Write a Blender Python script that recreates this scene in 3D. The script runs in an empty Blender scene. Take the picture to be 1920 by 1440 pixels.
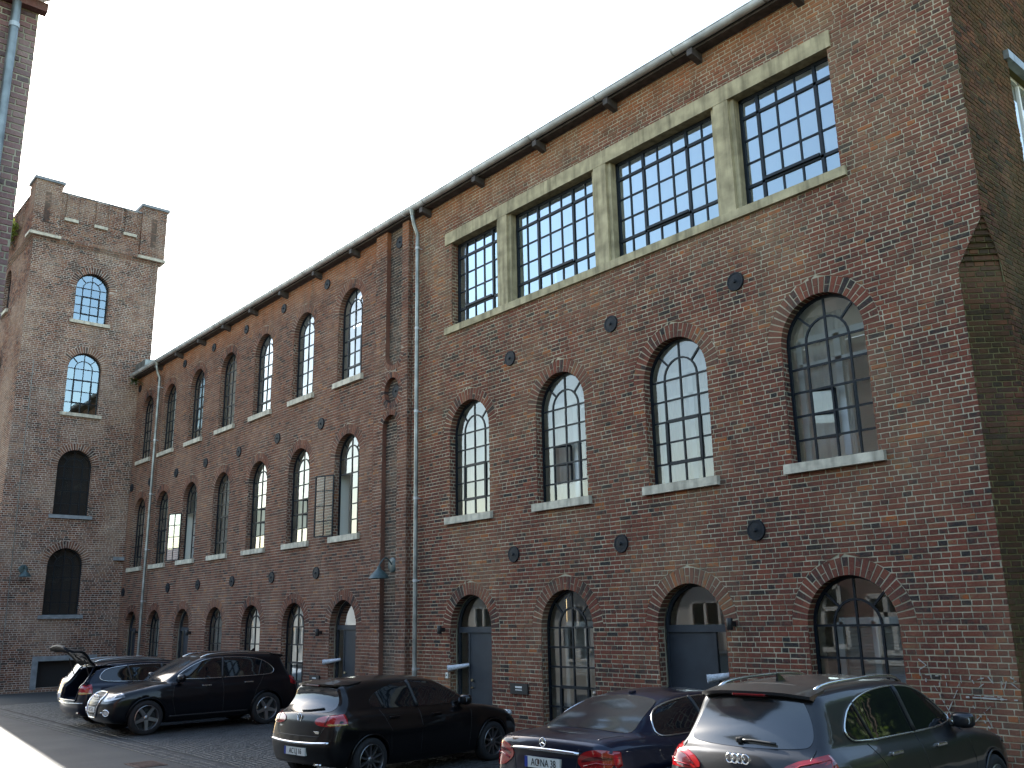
import bpy, math, random
import numpy as np
from mathutils import Vector, Matrix
random.seed(7); RNG = np.random.default_rng(7)
scene = bpy.context.scene
COL = scene.collection
PI = math.pi

# ------------------------------------------------------------------ camera
CAM = np.array([0.0, -12.5, 2.3])
cam_d = bpy.data.cameras.new('camera'); cam = bpy.data.objects.new('camera', cam_d); COL.objects.link(cam)
pitch, yaw, roll = math.radians(14.3726), math.radians(40.8323), math.radians(-1.09775)
fw = Vector((-math.cos(yaw)*math.cos(pitch), math.sin(yaw)*math.cos(pitch), math.sin(pitch)))
rt = Vector((math.sin(yaw), math.cos(yaw), 0)); up = rt.cross(fw)
c_, s_ = math.cos(roll), math.sin(roll)
rt2 = rt*c_ + up*s_; up2 = up*c_ - rt*s_
cam.matrix_world = Matrix(((rt2.x, up2.x, -fw.x, CAM[0]), (rt2.y, up2.y, -fw.y, CAM[1]), (rt2.z, up2.z, -fw.z, CAM[2]), (0, 0, 0, 1)))
cam_d.sensor_width = 36; cam_d.lens = 36*1719.18/1920; cam_d.clip_end = 3000; cam_d.clip_start = 0.1
scene.camera = cam

# ------------------------------------------------------------------ sky, sun, exposure
SUN = Vector((-1.645, 0.17, 1.0)).normalized()
world = bpy.data.worlds.new('World'); scene.world = world; world.use_nodes = True
nt = world.node_tree; bg = nt.nodes['Background']
sky = nt.nodes.new('ShaderNodeTexSky'); sky.sky_type = 'NISHITA'; sky.sun_disc = False
sky.sun_elevation = math.asin(SUN.z); sky.sun_rotation = math.atan2(SUN.x, SUN.y)
sky.air_density = 1.4; sky.dust_density = 1.0; sky.ozone_density = 1.0
nt.links.new(sky.outputs[0], bg.inputs[0]); bg.inputs[1].default_value = 0.12
sl = bpy.data.lights.new('sun', 'SUN'); sl.energy = 5.0; sl.angle = math.radians(0.5); sl.color = (1.0, 0.95, 0.86)
so = bpy.data.objects.new('sun', sl); COL.objects.link(so); so.rotation_euler = SUN.to_track_quat('Z', 'Y').to_euler()
so.location = (-30, 0, 40)
scene.view_settings.view_transform = 'Standard'; scene.view_settings.look = 'None'
scene.view_settings.gamma = 1; scene.view_settings.exposure = 2.1
scene.view_settings.use_curve_mapping = False
cy = scene.cycles; cy.max_bounces = 8; cy.diffuse_bounces = 4; cy.glossy_bounces = 4; cy.transparent_max_bounces = 16; cy.caustics_reflective = False; cy.caustics_refractive = False; cy.use_denoising = True

# ------------------------------------------------------------------ materials
def mat(name, base, rough=0.6, metal=0.0, spec=0.5, noise=None, bump=None, coat=0.0, emit=None, streak=0.0):
    """noise = (scale, amount) darkens and lightens the colour; bump = (scale, strength)"""
    m = bpy.data.materials.new(name); m.use_nodes = True; n = m.node_tree
    b = n.nodes['Principled BSDF']; b.inputs['Base Color'].default_value = (*base, 1)
    b.inputs['Roughness'].default_value = rough; b.inputs['Metallic'].default_value = metal
    b.inputs['Specular IOR Level'].default_value = spec; b.inputs['Coat Weight'].default_value = coat
    b.inputs['Coat Roughness'].default_value = 0.03; b.inputs['Coat IOR'].default_value = 1.4
    tc = n.nodes.new('ShaderNodeTexCoord')
    if noise:
        t = n.nodes.new('ShaderNodeTexNoise'); t.inputs['Scale'].default_value = noise[0]; t.inputs['Detail'].default_value = 6
        n.links.new(tc.outputs['Object'], t.inputs['Vector'])
        r = n.nodes.new('ShaderNodeMapRange'); r.inputs[1].default_value = 0.3; r.inputs[2].default_value = 0.7
        r.inputs[3].default_value = 1-noise[1]; r.inputs[4].default_value = 1+noise[1]
        n.links.new(t.outputs[0], r.inputs[0])
        mx = n.nodes.new('ShaderNodeVectorMath'); mx.operation = 'SCALE'; mx.inputs[0].default_value = base
        fac = r.outputs[0]
        if streak:                                    # run-off stains
            mp = n.nodes.new('ShaderNodeMapping'); mp.inputs['Scale'].default_value = (9, 9, .7); n.links.new(tc.outputs['Object'], mp.inputs[0])
            t2 = n.nodes.new('ShaderNodeTexNoise'); t2.inputs['Scale'].default_value = 1; t2.inputs['Detail'].default_value = 6; n.links.new(mp.outputs[0], t2.inputs['Vector'])
            r2 = n.nodes.new('ShaderNodeMapRange'); r2.inputs[1].default_value = .48; r2.inputs[2].default_value = .72; r2.inputs[3].default_value = 1; r2.inputs[4].default_value = 1-streak; n.links.new(t2.outputs[0], r2.inputs[0])
            mm = n.nodes.new('ShaderNodeMath'); mm.operation = 'MULTIPLY'; n.links.new(fac, mm.inputs[0]); n.links.new(r2.outputs[0], mm.inputs[1]); fac = mm.outputs[0]
        n.links.new(fac, mx.inputs['Scale']); n.links.new(mx.outputs[0], b.inputs['Base Color'])
    if bump:
        t = n.nodes.new('ShaderNodeTexNoise'); t.inputs['Scale'].default_value = bump[0]; t.inputs['Detail'].default_value = 5
        n.links.new(tc.outputs['Object'], t.inputs['Vector'])
        bp = n.nodes.new('ShaderNodeBump'); bp.inputs['Strength'].default_value = bump[1]; bp.inputs['Distance'].default_value = 0.01
        n.links.new(t.outputs[0], bp.inputs['Height']); n.links.new(bp.outputs[0], b.inputs['Normal'])
    if emit:
        b.inputs['Emission Color'].default_value = (*emit[0], 1); b.inputs['Emission Strength'].default_value = emit[1]
    return m

def brick_mat(name, stops, smear=(0.29, 0.24, 0.155), smear_amt=0.25, moss=None, stain=0.35, top_orange=False, upper=False):
    """per-brick colour from the face attribute 'bc', mortar smears and stains from noise"""
    m = bpy.data.materials.new(name); m.use_nodes = True; n = m.node_tree; L = n.links
    b = n.nodes['Principled BSDF']; b.inputs['Roughness'].default_value = 0.95; b.inputs['Specular IOR Level'].default_value = 0.06
    at = n.nodes.new('ShaderNodeAttribute'); at.attribute_name = 'bc'
    cr = n.nodes.new('ShaderNodeValToRGB'); cr.color_ramp.interpolation = 'LINEAR'
    while len(cr.color_ramp.elements) < len(stops): cr.color_ramp.elements.new(0.5)
    for e, (p, c) in zip(cr.color_ramp.elements, stops): e.position = p; e.color = (*c, 1)
    geo = n.nodes.new('ShaderNodeNewGeometry')
    mt = n.nodes.new('ShaderNodeTexNoise'); mt.inputs['Scale'].default_value = 14; mt.inputs['Detail'].default_value = 4; L.new(geo.outputs['Position'], mt.inputs['Vector'])
    mr = n.nodes.new('ShaderNodeMapRange'); mr.inputs[1].default_value = .3; mr.inputs[2].default_value = .7; mr.inputs[3].default_value = -.16; mr.inputs[4].default_value = .16; L.new(mt.outputs[0], mr.inputs[0])
    pt = n.nodes.new('ShaderNodeTexNoise'); pt.inputs['Scale'].default_value = .55; pt.inputs['Detail'].default_value = 3; L.new(geo.outputs['Position'], pt.inputs['Vector'])
    pr = n.nodes.new('ShaderNodeMapRange'); pr.inputs[1].default_value = .3; pr.inputs[2].default_value = .7; pr.inputs[3].default_value = -.22; pr.inputs[4].default_value = .22; L.new(pt.outputs[0], pr.inputs[0])
    a0 = n.nodes.new('ShaderNodeMath'); a0.operation = 'ADD'; L.new(at.outputs['Fac'], a0.inputs[0]); L.new(pr.outputs[0], a0.inputs[1])      # patches of darker and lighter bricks
    ad = n.nodes.new('ShaderNodeMath'); ad.operation = 'ADD'; ad.use_clamp = True; L.new(a0.outputs[0], ad.inputs[0]); L.new(mr.outputs[0], ad.inputs[1]); L.new(ad.outputs[0], cr.inputs[0])
    def noise(scale, det=5, lo=0.4, hi=0.65):
        t = n.nodes.new('ShaderNodeTexNoise'); t.inputs['Scale'].default_value = scale; t.inputs['Detail'].default_value = det
        L.new(geo.outputs['Position'], t.inputs['Vector'])
        r = n.nodes.new('ShaderNodeMapRange'); r.inputs[1].default_value = lo; r.inputs[2].default_value = hi
        L.new(t.outputs[0], r.inputs[0]); return r.outputs[0]
    def mix(fac, a, bcol, mode='MIX', k=1.0):
        x = n.nodes.new('ShaderNodeMix'); x.data_type = 'RGBA'; x.blend_type = mode
        mm = n.nodes.new('ShaderNodeMath'); mm.operation = 'MULTIPLY'; mm.inputs[1].default_value = k
        L.new(fac, mm.inputs[0]); L.new(mm.outputs[0], x.inputs['Factor'])
        L.new(a, x.inputs['A'])
        if isinstance(bcol, tuple): x.inputs['B'].default_value = (*bcol, 1)
        else: L.new(bcol, x.inputs['B'])
        return x.outputs['Result']
    col = cr.outputs[0]
    if top_orange:                                     # cleaner, oranger courses sheltered under the eaves
        sp = n.nodes.new('ShaderNodeSeparateXYZ'); L.new(geo.outputs['Position'], sp.inputs[0])
        r = n.nodes.new('ShaderNodeMapRange'); r.inputs[1].default_value = 11.55; r.inputs[2].default_value = 12.15
        L.new(sp.outputs['Z'], r.inputs[0])
        col = mix(r.outputs[0], col, (0.36, 0.125, 0.045), k=0.75)
    if upper:                                          # later masonry above: tan bricks, heavier pointing
        sp2 = n.nodes.new('ShaderNodeSeparateXYZ'); L.new(geo.outputs['Position'], sp2.inputs[0])
        r2 = n.nodes.new('ShaderNodeMapRange'); r2.inputs[1].default_value = 7.3; r2.inputs[2].default_value = 9.2; L.new(sp2.outputs['Z'], r2.inputs[0])
        pm = n.nodes.new('ShaderNodeMath'); pm.operation = 'MULTIPLY'; L.new(r2.outputs[0], pm.inputs[0]); L.new(noise(3.2, 5, .36, .62), pm.inputs[1]); col = mix(pm.outputs[0], col, (0.27, 0.205, 0.13), k=.26)
    mp = n.nodes.new('ShaderNodeMapping'); mp.inputs['Scale'].default_value = (3.0, 3.0, .22); L.new(geo.outputs['Position'], mp.inputs[0])      # rain streaks
    ts = n.nodes.new('ShaderNodeTexNoise'); ts.inputs['Scale'].default_value = 1.0; ts.inputs['Detail'].default_value = 5; L.new(mp.outputs[0], ts.inputs['Vector'])
    rs = n.nodes.new('ShaderNodeMapRange'); rs.inputs[1].default_value = .52; rs.inputs[2].default_value = .70; L.new(ts.outputs[0], rs.inputs[0]); col = mix(rs.outputs[0], col, (0.05, 0.042, 0.036), k=.42)
    col = mix(noise(2.6, 6, 0.45, 0.72), col, (0.04, 0.035, 0.03), k=stain)          # soot
    col = mix(noise(0.55, 4, 0.46, 0.66), col, smear, k=smear_amt)                    # mortar smear in patches
    col = mix(noise(38, 3, 0.45, 0.75), col, smear, k=0.2)                            # specks
    if moss: col = mix(noise(1.3, 6, 0.36, 0.66), col, moss, k=0.62)
    L.new(col, b.inputs['Base Color'])
    t = n.nodes.new('ShaderNodeTexNoise'); t.inputs['Scale'].default_value = 45; t.inputs['Detail'].default_value = 6
    L.new(geo.outputs['Position'], t.inputs['Vector'])
    bp = n.nodes.new('ShaderNodeBump'); bp.inputs['Strength'].default_value = 0.6; bp.inputs['Distance'].default_value = 0.008
    L.new(t.outputs[0], bp.inputs['Height']); L.new(bp.outputs[0], b.inputs['Normal'])
    return m

def glass_mat(name, tint=(0.93, 0.96, 0.95), refl=1.6, rough=0.0, coat=(1, 1, 1)):
    """thin window glass: clear sheet with the reflection of two panes"""
    m = bpy.data.materials.new(name); m.use_nodes = True; n = m.node_tree; L = n.links
    n.nodes.remove(n.nodes['Principled BSDF']); out = n.nodes['Material Output']
    tr = n.nodes.new('ShaderNodeBsdfTransparent'); tr.inputs[0].default_value = (*tint, 1)
    gl = n.nodes.new('ShaderNodeBsdfGlossy'); gl.inputs['Roughness'].default_value = rough; gl.inputs[0].default_value = (*coat, 1)
    fr = n.nodes.new('ShaderNodeFresnel'); fr.inputs[0].default_value = 1.5
    mu = n.nodes.new('ShaderNodeMath'); mu.operation = 'MULTIPLY'; mu.inputs[1].default_value = refl; mu.use_clamp = True
    mx = n.nodes.new('ShaderNodeMixShader')
    L.new(fr.outputs[0], mu.inputs[0]); L.new(mu.outputs[0], mx.inputs[0]); L.new(tr.outputs[0], mx.inputs[1]); L.new(gl.outputs[0], mx.inputs[2])
    L.new(mx.outputs[0], out.inputs['Surface'])
    return m

M = {}
RED = [(0.0, (0.034, 0.030, 0.031)), (0.12, (0.068, 0.039, 0.036)), (0.26, (0.128, 0.045, 0.035)), (0.60, (0.182, 0.056, 0.038)), (0.84, (0.215, 0.072, 0.045)), (0.92, (0.215, 0.118, 0.060)), (0.97, (0.29, 0.078, 0.026)), (1.0, (0.32, 0.085, 0.026))]
PINK = [(0.0, (0.050, 0.038, 0.037)), (0.12, (0.085, 0.049, 0.043)), (0.35, (0.150, 0.066, 0.047)), (0.7, (0.200, 0.083, 0.055)), (0.93, (0.23, 0.108, 0.066)), (1.0, (0.30, 0.12, 0.05))]
TOW = [(0.0, (0.045, 0.036, 0.034)), (0.2, (0.095, 0.050, 0.040)), (0.5, (0.185, 0.080, 0.052)), (0.8, (0.24, 0.12, 0.075)), (1.0, (0.29, 0.16, 0.09))]
M['brick'] = brick_mat('brick_red', RED, smear_amt=0.22, top_orange=True, upper=True)
M['brick_wing'] = brick_mat('brick_pink', PINK, smear=(0.27, 0.21, 0.16), smear_amt=0.22, stain=0.3, top_orange=True)
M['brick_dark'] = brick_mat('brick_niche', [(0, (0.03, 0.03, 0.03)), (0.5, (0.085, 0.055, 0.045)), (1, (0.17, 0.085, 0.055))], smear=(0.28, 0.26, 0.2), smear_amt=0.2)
M['brick_tower'] = brick_mat('brick_tower', TOW, smear=(0.34, 0.27, 0.21), smear_amt=0.40)
M['brick_moss'] = brick_mat('brick_moss', [(0, (0.03, 0.025, 0.02)), (0.5, (0.12, 0.045, 0.03)), (1, (0.2, 0.08, 0.04))], smear=(0.2, 0.19, 0.09), moss=(0.055, 0.040, 0.012), smear_amt=0.2)
M['brick_near'] = brick_mat('brick_near', [(0, (0.11, 0.06, 0.06)), (0.5, (0.26, 0.115, 0.105)), (1, (0.36, 0.18, 0.15))], smear=(0.38, 0.33, 0.30), smear_amt=0.5, stain=0.2)
M['mortar'] = mat('mortar', (0.42, 0.37, 0.265), 0.95, spec=0.06, noise=(2.0, 0.3), bump=(60, 0.5))
M['mortar_wing'] = mat('mortar_wing', (0.36, 0.305, 0.235), 0.95, spec=0.06, noise=(2.0, 0.3), bump=(60, 0.5))
M['mortar_tower'] = mat('mortar_tower', (0.50, 0.445, 0.38), 0.95, spec=0.06, noise=(2.0, 0.3), bump=(60, 0.5))
M['mortar_moss'] = mat('mortar_moss', (0.14, 0.115, 0.05), 0.95, spec=0.2, noise=(1.5, 0.4), bump=(60, 0.5))
M['stone'] = mat('sill_stone', (0.52, 0.475, 0.375), 0.8, spec=.15, streak=.35, noise=(6, 0.25), bump=(40, 0.3))
M['concrete'] = mat('concrete', (0.38, 0.325, 0.205), 0.9, spec=.1, streak=.45, noise=(4, 0.30), bump=(30, 0.5))
M['grey_stone'] = mat('grey_stone', (0.23, 0.25, 0.26), 0.85, noise=(5, 0.25), bump=(30, 0.4))
M['steel'] = mat('window_steel', (0.007, 0.011, 0.016), 0.45, spec=0.25)
M['iron'] = mat('cast_iron', (0.012, 0.015, 0.019), 0.6, spec=.2, noise=(25, 0.4))
M['zinc'] = mat('zinc', (0.25, 0.265, 0.25), 0.42, metal=0.6, streak=.4, noise=(4, 0.35))
M['gutter'] = mat('gutter_zinc', (0.52, 0.54, 0.54), 0.55, metal=0.25, noise=(3, 0.3))
M['glass'] = glass_mat('glass', refl=2.6)
M['glass_coat'] = glass_mat('glass_coated', (0.80, 0.86, 0.88), refl=6.5, coat=(.78, .92, 1.0))
M['glass_low'] = glass_mat('glass_low', (0.97, 0.98, 0.98), refl=0.45)
M['glass_thin'] = glass_mat('glass_thin', (0.98, 0.99, 0.98), refl=0.2)
M['glass_dark'] = glass_mat('glass_dark', (0.55, 0.6, 0.6), 1.5)
M['plaster'] = mat('plaster_cream', (0.68, 0.69, 0.62), 0.9)
M['white'] = mat('white_paint', (0.80, 0.80, 0.77), 0.7)
M['blind'] = mat('white_blind', (0.74, 0.75, 0.72), 0.9, noise=(1.2, 0.06))
def sheer(name, c):
    m = mat(name, c, .9, spec=.05); n = m.node_tree; tl = n.nodes.new('ShaderNodeBsdfTranslucent'); tl.inputs[0].default_value = (*c, 1); mx = n.nodes.new('ShaderNodeMixShader'); mx.inputs[0].default_value = .5
    n.links.new(n.nodes['Principled BSDF'].outputs[0], mx.inputs[1]); n.links.new(tl.outputs[0], mx.inputs[2]); n.links.new(mx.outputs[0], n.nodes['Material Output'].inputs['Surface']); return m
M['blind'] = sheer('white_blind', (.78, .79, .77))
M['wood'] = mat('eave_wood', (0.06, 0.05, 0.045), 0.8, noise=(8, 0.4))
M['roof'] = mat('roof_slate', (0.055, 0.055, 0.06), 0.7, noise=(6, 0.3))
M['door'] = mat('door_grey', (0.026, 0.032, 0.040), 0.55, spec=.3, noise=(3, 0.2))
M['black'] = mat('black_plastic', (0.012, 0.013, 0.014), 0.45)
M['dark'] = mat('dark_interior', (0.02, 0.02, 0.02), 0.9)
M['chrome'] = mat('chrome', (0.75, 0.76, 0.78), 0.12, metal=1.0)
M['lampgreen'] = mat('lamp_enamel', (0.045, 0.075, 0.075), 0.45, noise=(20, 0.3))
M['paper'] = mat('newsprint', (0.55, 0.57, 0.60), 0.9, noise=(30, 0.3))
M['chalk'] = mat('chalk', (0.40, 0.38, 0.34), 0.95)
M['brass'] = mat('brass', (0.55, 0.45, 0.28), 0.3, metal=1.0)

# ------------------------------------------------------------------ mesh helpers
def tag(o, label=None, cat=None, group=None, kind=None):
    if label: o['label'] = label
    if cat: o['category'] = cat
    if group: o['group'] = group
    if kind: o['kind'] = kind
    return o

ORG = {}                                              # world origin of each root, so parts can be given in world coordinates
def empty(name, loc, rz=0.0):
    o = bpy.data.objects.new(name, None); COL.objects.link(o); o.location = loc; o.rotation_euler = (0, 0, rz)
    o.empty_display_size = 0.3; ORG[o.name] = np.array(loc, float); return o

class MB:
    def __init__(s): s.v = []; s.f = []; s.a = []; s.n = 0
    def add(s, vs, fs, a=None):
        s.v.extend(vs); n = s.n; s.f.extend([tuple(i+n for i in f) for f in fs]); s.n += len(vs)
        s.a.extend([0.5 if a is None else a]*len(fs))
    def hexa(s, p, a=None, back=True, flip=False):
        """p: 8 points, 0-3 one face, 4-7 the opposite one"""
        fs = [(0, 1, 2, 3), (0, 4, 5, 1), (1, 5, 6, 2), (2, 6, 7, 3), (3, 7, 4, 0)]
        if back: fs.append((4, 7, 6, 5))
        if flip: fs = [f[::-1] for f in fs]
        s.add(p, fs, a)
    def box(s, lo, hi, a=None):
        x0, y0, z0 = lo; x1, y1, z1 = hi
        s.hexa([(x0, y0, z0), (x1, y0, z0), (x1, y0, z1), (x0, y0, z1), (x0, y1, z0), (x1, y1, z0), (x1, y1, z1), (x0, y1, z1)], a)
    def tube(s, pts, r, seg=8, caps=True, closed=False):
        pts = [Vector(p) for p in pts]; n = len(pts); rs = r if isinstance(r, (list, tuple)) else [r]*n
        base = s.n; ref = None; vs = []
        for i, p in enumerate(pts):
            t = (pts[(i+1) % n]-pts[i-1]) if closed else (pts[min(i+1, n-1)]-pts[max(i-1, 0)])
            if t.length < 1e-9: t = Vector((0, 0, 1))
            t.normalize()
            if ref is None: ref = Vector((0, 0, 1)) if abs(t.z) < 0.9 else Vector((1, 0, 0))
            a = t.cross(ref).normalized(); b = t.cross(a).normalized(); ref = b.cross(t)*-1 if False else ref
            for k in range(seg):
                an = 2*PI*k/seg; vs.append(tuple(p+a*(rs[i]*math.cos(an))+b*(rs[i]*math.sin(an))))
        fs = []
        for i in range(n if closed else n-1):
            j = (i+1) % n
            for k in range(seg):
                k2 = (k+1) % seg; fs.append((i*seg+k, j*seg+k, j*seg+k2, i*seg+k2))
        if caps and not closed: fs.append(tuple(range(seg))); fs.append(tuple(range((n-1)*seg, n*seg))[::-1])
        s.add(vs, fs)
    def lathe(s, prof, seg=24, M4=None, cap=True):
        """prof: list of (radius, height) about local z"""
        vs = []; m = len(prof)
        for k in range(seg):
            an = 2*PI*k/seg; c, q = math.cos(an), math.sin(an)
            for r, h in prof:
                v = Vector((r*c, r*q, h)); vs.append(tuple(M4 @ v) if M4 else tuple(v))
        fs = []
        for k in range(seg):
            k2 = (k+1) % seg
            for i in range(m-1): fs.append((k*m+i, k2*m+i, k2*m+i+1, k*m+i+1))
        if cap:
            if prof[0][0] > 1e-4: fs.append(tuple(k*m for k in range(seg))[::-1])
            if prof[-1][0] > 1e-4: fs.append(tuple(k*m+m-1 for k in range(seg)))
        s.add(vs, fs)
    def build(s, name, m, parent=None, smooth=False, recalc=True, local=False):
        me = bpy.data.meshes.new(name)
        v = np.array(s.v, float).reshape(-1, 3)
        root = parent
        if parent is not None and not local:
            while root.parent: root = root.parent
            v = v - ORG.get(root.name, np.zeros(3))
        me.from_pydata(v.tolist(), [], s.f)
        at = me.attributes.new('bc', 'FLOAT', 'FACE'); at.data.foreach_set('value', np.array(s.a, np.float32))
        me.materials.append(M[m] if isinstance(m, str) else m)
        if recalc:
            import bmesh
            bm = bmesh.new(); bm.from_mesh(me); bmesh.ops.recalc_face_normals(bm, faces=bm.faces); bm.to_mesh(me); bm.free()
        if smooth: me.polygons.foreach_set('use_smooth', [True]*len(me.polygons))
        o = bpy.data.objects.new(name, me); COL.objects.link(o)
        if parent is not None: o.parent = parent
        return o

def smooth_angle(o, deg=35):
    me = o.data; me.polygons.foreach_set('use_smooth', [True]*len(me.polygons))
    try: me.set_sharp_from_angle(angle=math.radians(deg))
    except Exception: pass

# ------------------------------------------------------------------ brick walls
CH = 0.0785      # course height
class Frame:
    """u along the wall, v up, n outward"""
    def __init__(s, o, u, n): s.o = np.array(o, float); s.u = np.array(u, float); s.nn = np.array(n, float); s.flip = np.dot(np.cross(s.u, (0, 0, 1)), s.nn) < 0
    def __call__(s, u, v, n=0.0):
        p = s.o+s.u*u+s.nn*n; return (p[0], p[1], p[2]+v)

class Hole:
    def __init__(s, kind, uc, hw, vb, vs, ring=0.26):
        if kind == 'arch': vs = round(vs/CH)*CH
        s.kind, s.uc, s.hw, s.vb, s.vs, s.ring = kind, uc, hw, vb, vs, ring
        s.vt = {'arch': vs+hw, 'rect': vs, 'circle': vs+hw, 'bowl': vs}[kind]
        if kind == 'circle': s.vb = vs-hw
        if kind == 'bowl': s.vb = vb-hw
    def half(s, v, ring=False):
        t = s.ring if ring else 0.0; hw = s.hw
        if s.kind == 'rect': return hw if s.vb <= v <= s.vs else None
        if s.kind == 'arch':
            if v < s.vb or v > s.vs+hw+t: return None
            if v <= s.vs: return hw
            return math.sqrt(max((hw+t)**2-(v-s.vs)**2, 0))
        if s.kind == 'circle':
            if abs(v-s.vs) > hw+t: return None
            return math.sqrt(max((hw+t)**2-(v-s.vs)**2, 0))
        if s.kind == 'bowl':
            vc = s.vb+hw
            if v > s.vs or v < vc-hw-t: return None
            if v >= vc: return hw
            return math.sqrt(max((hw+t)**2-(v-vc)**2, 0))
    def crit(s):
        if s.kind == 'rect': return [s.vb, s.vs]
        if s.kind == 'arch': return [s.vb, s.vs]+[s.vs+s.hw*math.sin(a*PI/24) for a in range(1, 13)]
        if s.kind == 'circle': return [s.vs+s.hw*math.sin(a*PI/24) for a in range(-12, 13)]
        vc = s.vb+s.hw; return [s.vs, vc]+[vc-s.hw*math.sin(a*PI/24) for a in range(1, 13)]
    def span(s, v0, v1, ring=False):
        e = 1e-4; a = s.half(v0+e, ring); b = s.half(v1-e, ring)
        if a is None and b is None: return None
        if s.kind == 'rect' or (s.kind == 'arch' and v0 < s.vs):
            if a is None: a = b
            if b is None: b = a
        if s.kind == 'arch' and v0 < s.vs < v1: b = s.hw+(s.ring if ring else 0)*0.98; a = b if (s.vs-v0) < (v1-s.vs) else a
        if a is None: a = 0
        if b is None: b = 0
        return (s.uc-a, s.uc-b, s.uc+a, s.uc+b)

def gaps(holes, v0, v1, uL, uR, ring):
    """free trapezoids (left bottom, left top, right bottom, right top) of a band"""
    sp = [x for x in (h.span(v0, v1, ring) for h in holes) if x]
    sp.sort(key=lambda x: x[0]+x[1])
    L = (uL(v0), uL(v1)); out = []
    for a in sp:
        out.append((L[0], L[1], a[0], a[1])); L = (max(a[2], L[0]), max(a[3], L[1]))
    out.append((L[0], L[1], uR(v0), uR(v1)))
    return [g for g in out if g[2]-g[0] > 0.012 or g[3]-g[1] > 0.012]

def mortar_sheet(mb, fr, v0, v1, uL, uR, holes, n=-0.007):
    crit = sorted({round(v0, 4), round(v1, 4)} | {round(c, 4) for h in holes for c in h.crit() if v0 < c < v1} | {round(v0+i*0.5, 4) for i in range(int((v1-v0)/0.5)+1)})
    for a, b in zip(crit[:-1], crit[1:]):
        if b-a < 1e-3: continue
        for g in gaps(holes, a, b, uL, uR, False):
            p = [fr(g[0], a, n), fr(g[2], a, n), fr(g[3], b, n), fr(g[1], b, n)]
            mb.add(p, [(0, 1, 2, 3) if not fr.flip else (3, 2, 1, 0)])

def brick_courses(fr, v0, v1, uL, uR, holes, jit=0.0045, proud=0.004, joint=0.0205, nb=-0.012, phase=0.0, nbase=0.0):
    """list of (8 points, colour value) of an English bond wall"""
    out = []; umin = min(uL(v0), uL(v1)); umax = max(uR(v0), uR(v1))
    k = int(round(v0/CH)); v = v0
    rnd = random.random
    while v < v1-0.02:
        b0, b1 = v+joint*0.5, min(v+CH, v1)-joint*0.5
        pit = 0.262 if k % 2 else 0.131
        u = umin-0.3+(0.0655 if k % 2 else 0.0)+phase+(rnd()-.5)*0.03; cells = []
        while u < umax:
            w = pit*(1+(rnd()-.5)*0.10)
            if k % 2 and rnd() < 0.10: w = 0.131
            cells.append((u, u+w)); u += w
        gp = gaps(holes, v, min(v+CH, v1), uL, uR, True)
        for a, b in cells:
            a += joint*0.5; b -= joint*0.5
            for g in gp:
                ab, at_ = max(a, g[0]+.004), max(a, g[1]+.004); bb, bt = min(b, g[2]-.004), min(b, g[3]-.004)
                if bb-ab < 0.012 and bt-at_ < 0.012: continue
                bb = max(bb, ab+.002); bt = max(bt, at_+.002)
                pr = nbase+(rnd()-.35)*proud*2; j = lambda: (rnd()-.5)*2*jit
                p = [fr(ab+j(), b0+j(), pr), fr(bb+j(), b0+j(), pr), fr(bt+j(), b1+j(), pr), fr(at_+j(), b1+j(), pr),
                     fr(ab-.004, b0-.004, nbase+nb), fr(bb+.004, b0-.004, nbase+nb), fr(bt+.004, b1+.004, nbase+nb), fr(at_-.004, b1+.004, nbase+nb)]
                out.append((p, rnd() if rnd() < .3 else (rnd()+rnd()+rnd())/3))
        v += CH; k += 1
    return out

def ring_bricks(fr, h, depth, n0=0.0):
    """voussoirs of an arch, alternately one long or two short bricks"""
    out = []
    a0, a1 = {'arch': (0, PI), 'circle': (0, 2*PI), 'bowl': (PI, 2*PI)}[h.kind]
    vc = h.vb+h.hw if h.kind == 'bowl' else h.vs
    N = max(8, int((a1-a0)*h.hw/0.080)); r0, r1 = h.hw-0.002, h.hw+h.ring-0.006
    for i in range(N):
        g = 0.0090/h.hw; x0 = a0+(a1-a0)*i/N+g; x1 = a0+(a1-a0)*(i+1)/N-g
        parts = [(r0, r1)] if i % 2 == 0 else ([(r0, r0+0.118), (r0+0.130, r1)] if random.random() < .8 else [(r0, r1)])
        for ra, rb in parts:
            rb += (random.random()-.5)*0.012; pr = n0+(random.random()-.3)*0.006
            def q(r, a, n): return fr(h.uc+r*math.cos(a), vc+r*math.sin(a), n)
            p = [q(ra, x0, pr), q(rb, x0, pr), q(rb, x1, pr), q(ra, x1, pr)]
            dd = -depth if ra < r0+.01 else n0-0.014
            p += [q(ra, x0, dd), q(rb, x0, n0-0.014), q(rb, x1, n0-0.014), q(ra, x1, dd)]
            out.append((p, min(1, max(0, 0.08+0.8*random.random()))))
    return out

def bricks_to_mb(lst, flip):
    mb = MB()
    for p, a in lst: mb.hexa(p, a, back=False, flip=flip)
    return mb

def pxsize(p):
    c = np.mean(np.array(p[:4]), axis=0); return np.linalg.norm(c-CAM)

def build_bricks(lst, flip, mname, parent, count=300, name='brick', visible=None):
    """the nearest ones in view as single parts, the rest joined"""
    vis = [i for i, (p, a) in enumerate(lst) if (visible is None or visible(np.mean(np.array(p[:4]), axis=0)))]
    vis.sort(key=lambda i: pxsize(lst[i][0])/max(0.02, np.linalg.norm(np.array(lst[i][0][0])-np.array(lst[i][0][2]))))
    pick = set(vis[:count])
    for i in sorted(pick):
        mb = MB(); mb.hexa(lst[i][0], lst[i][1], back=False, flip=flip); mb.build(name, mname, parent, recalc=False)
    rest = [x for i, x in enumerate(lst) if i not in pick]
    if rest:
        o = bricks_to_mb(rest, flip).build('bricks' if name == 'brick' else name+'s', mname, parent, recalc=False); o['kind'] = 'stuff'

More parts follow.
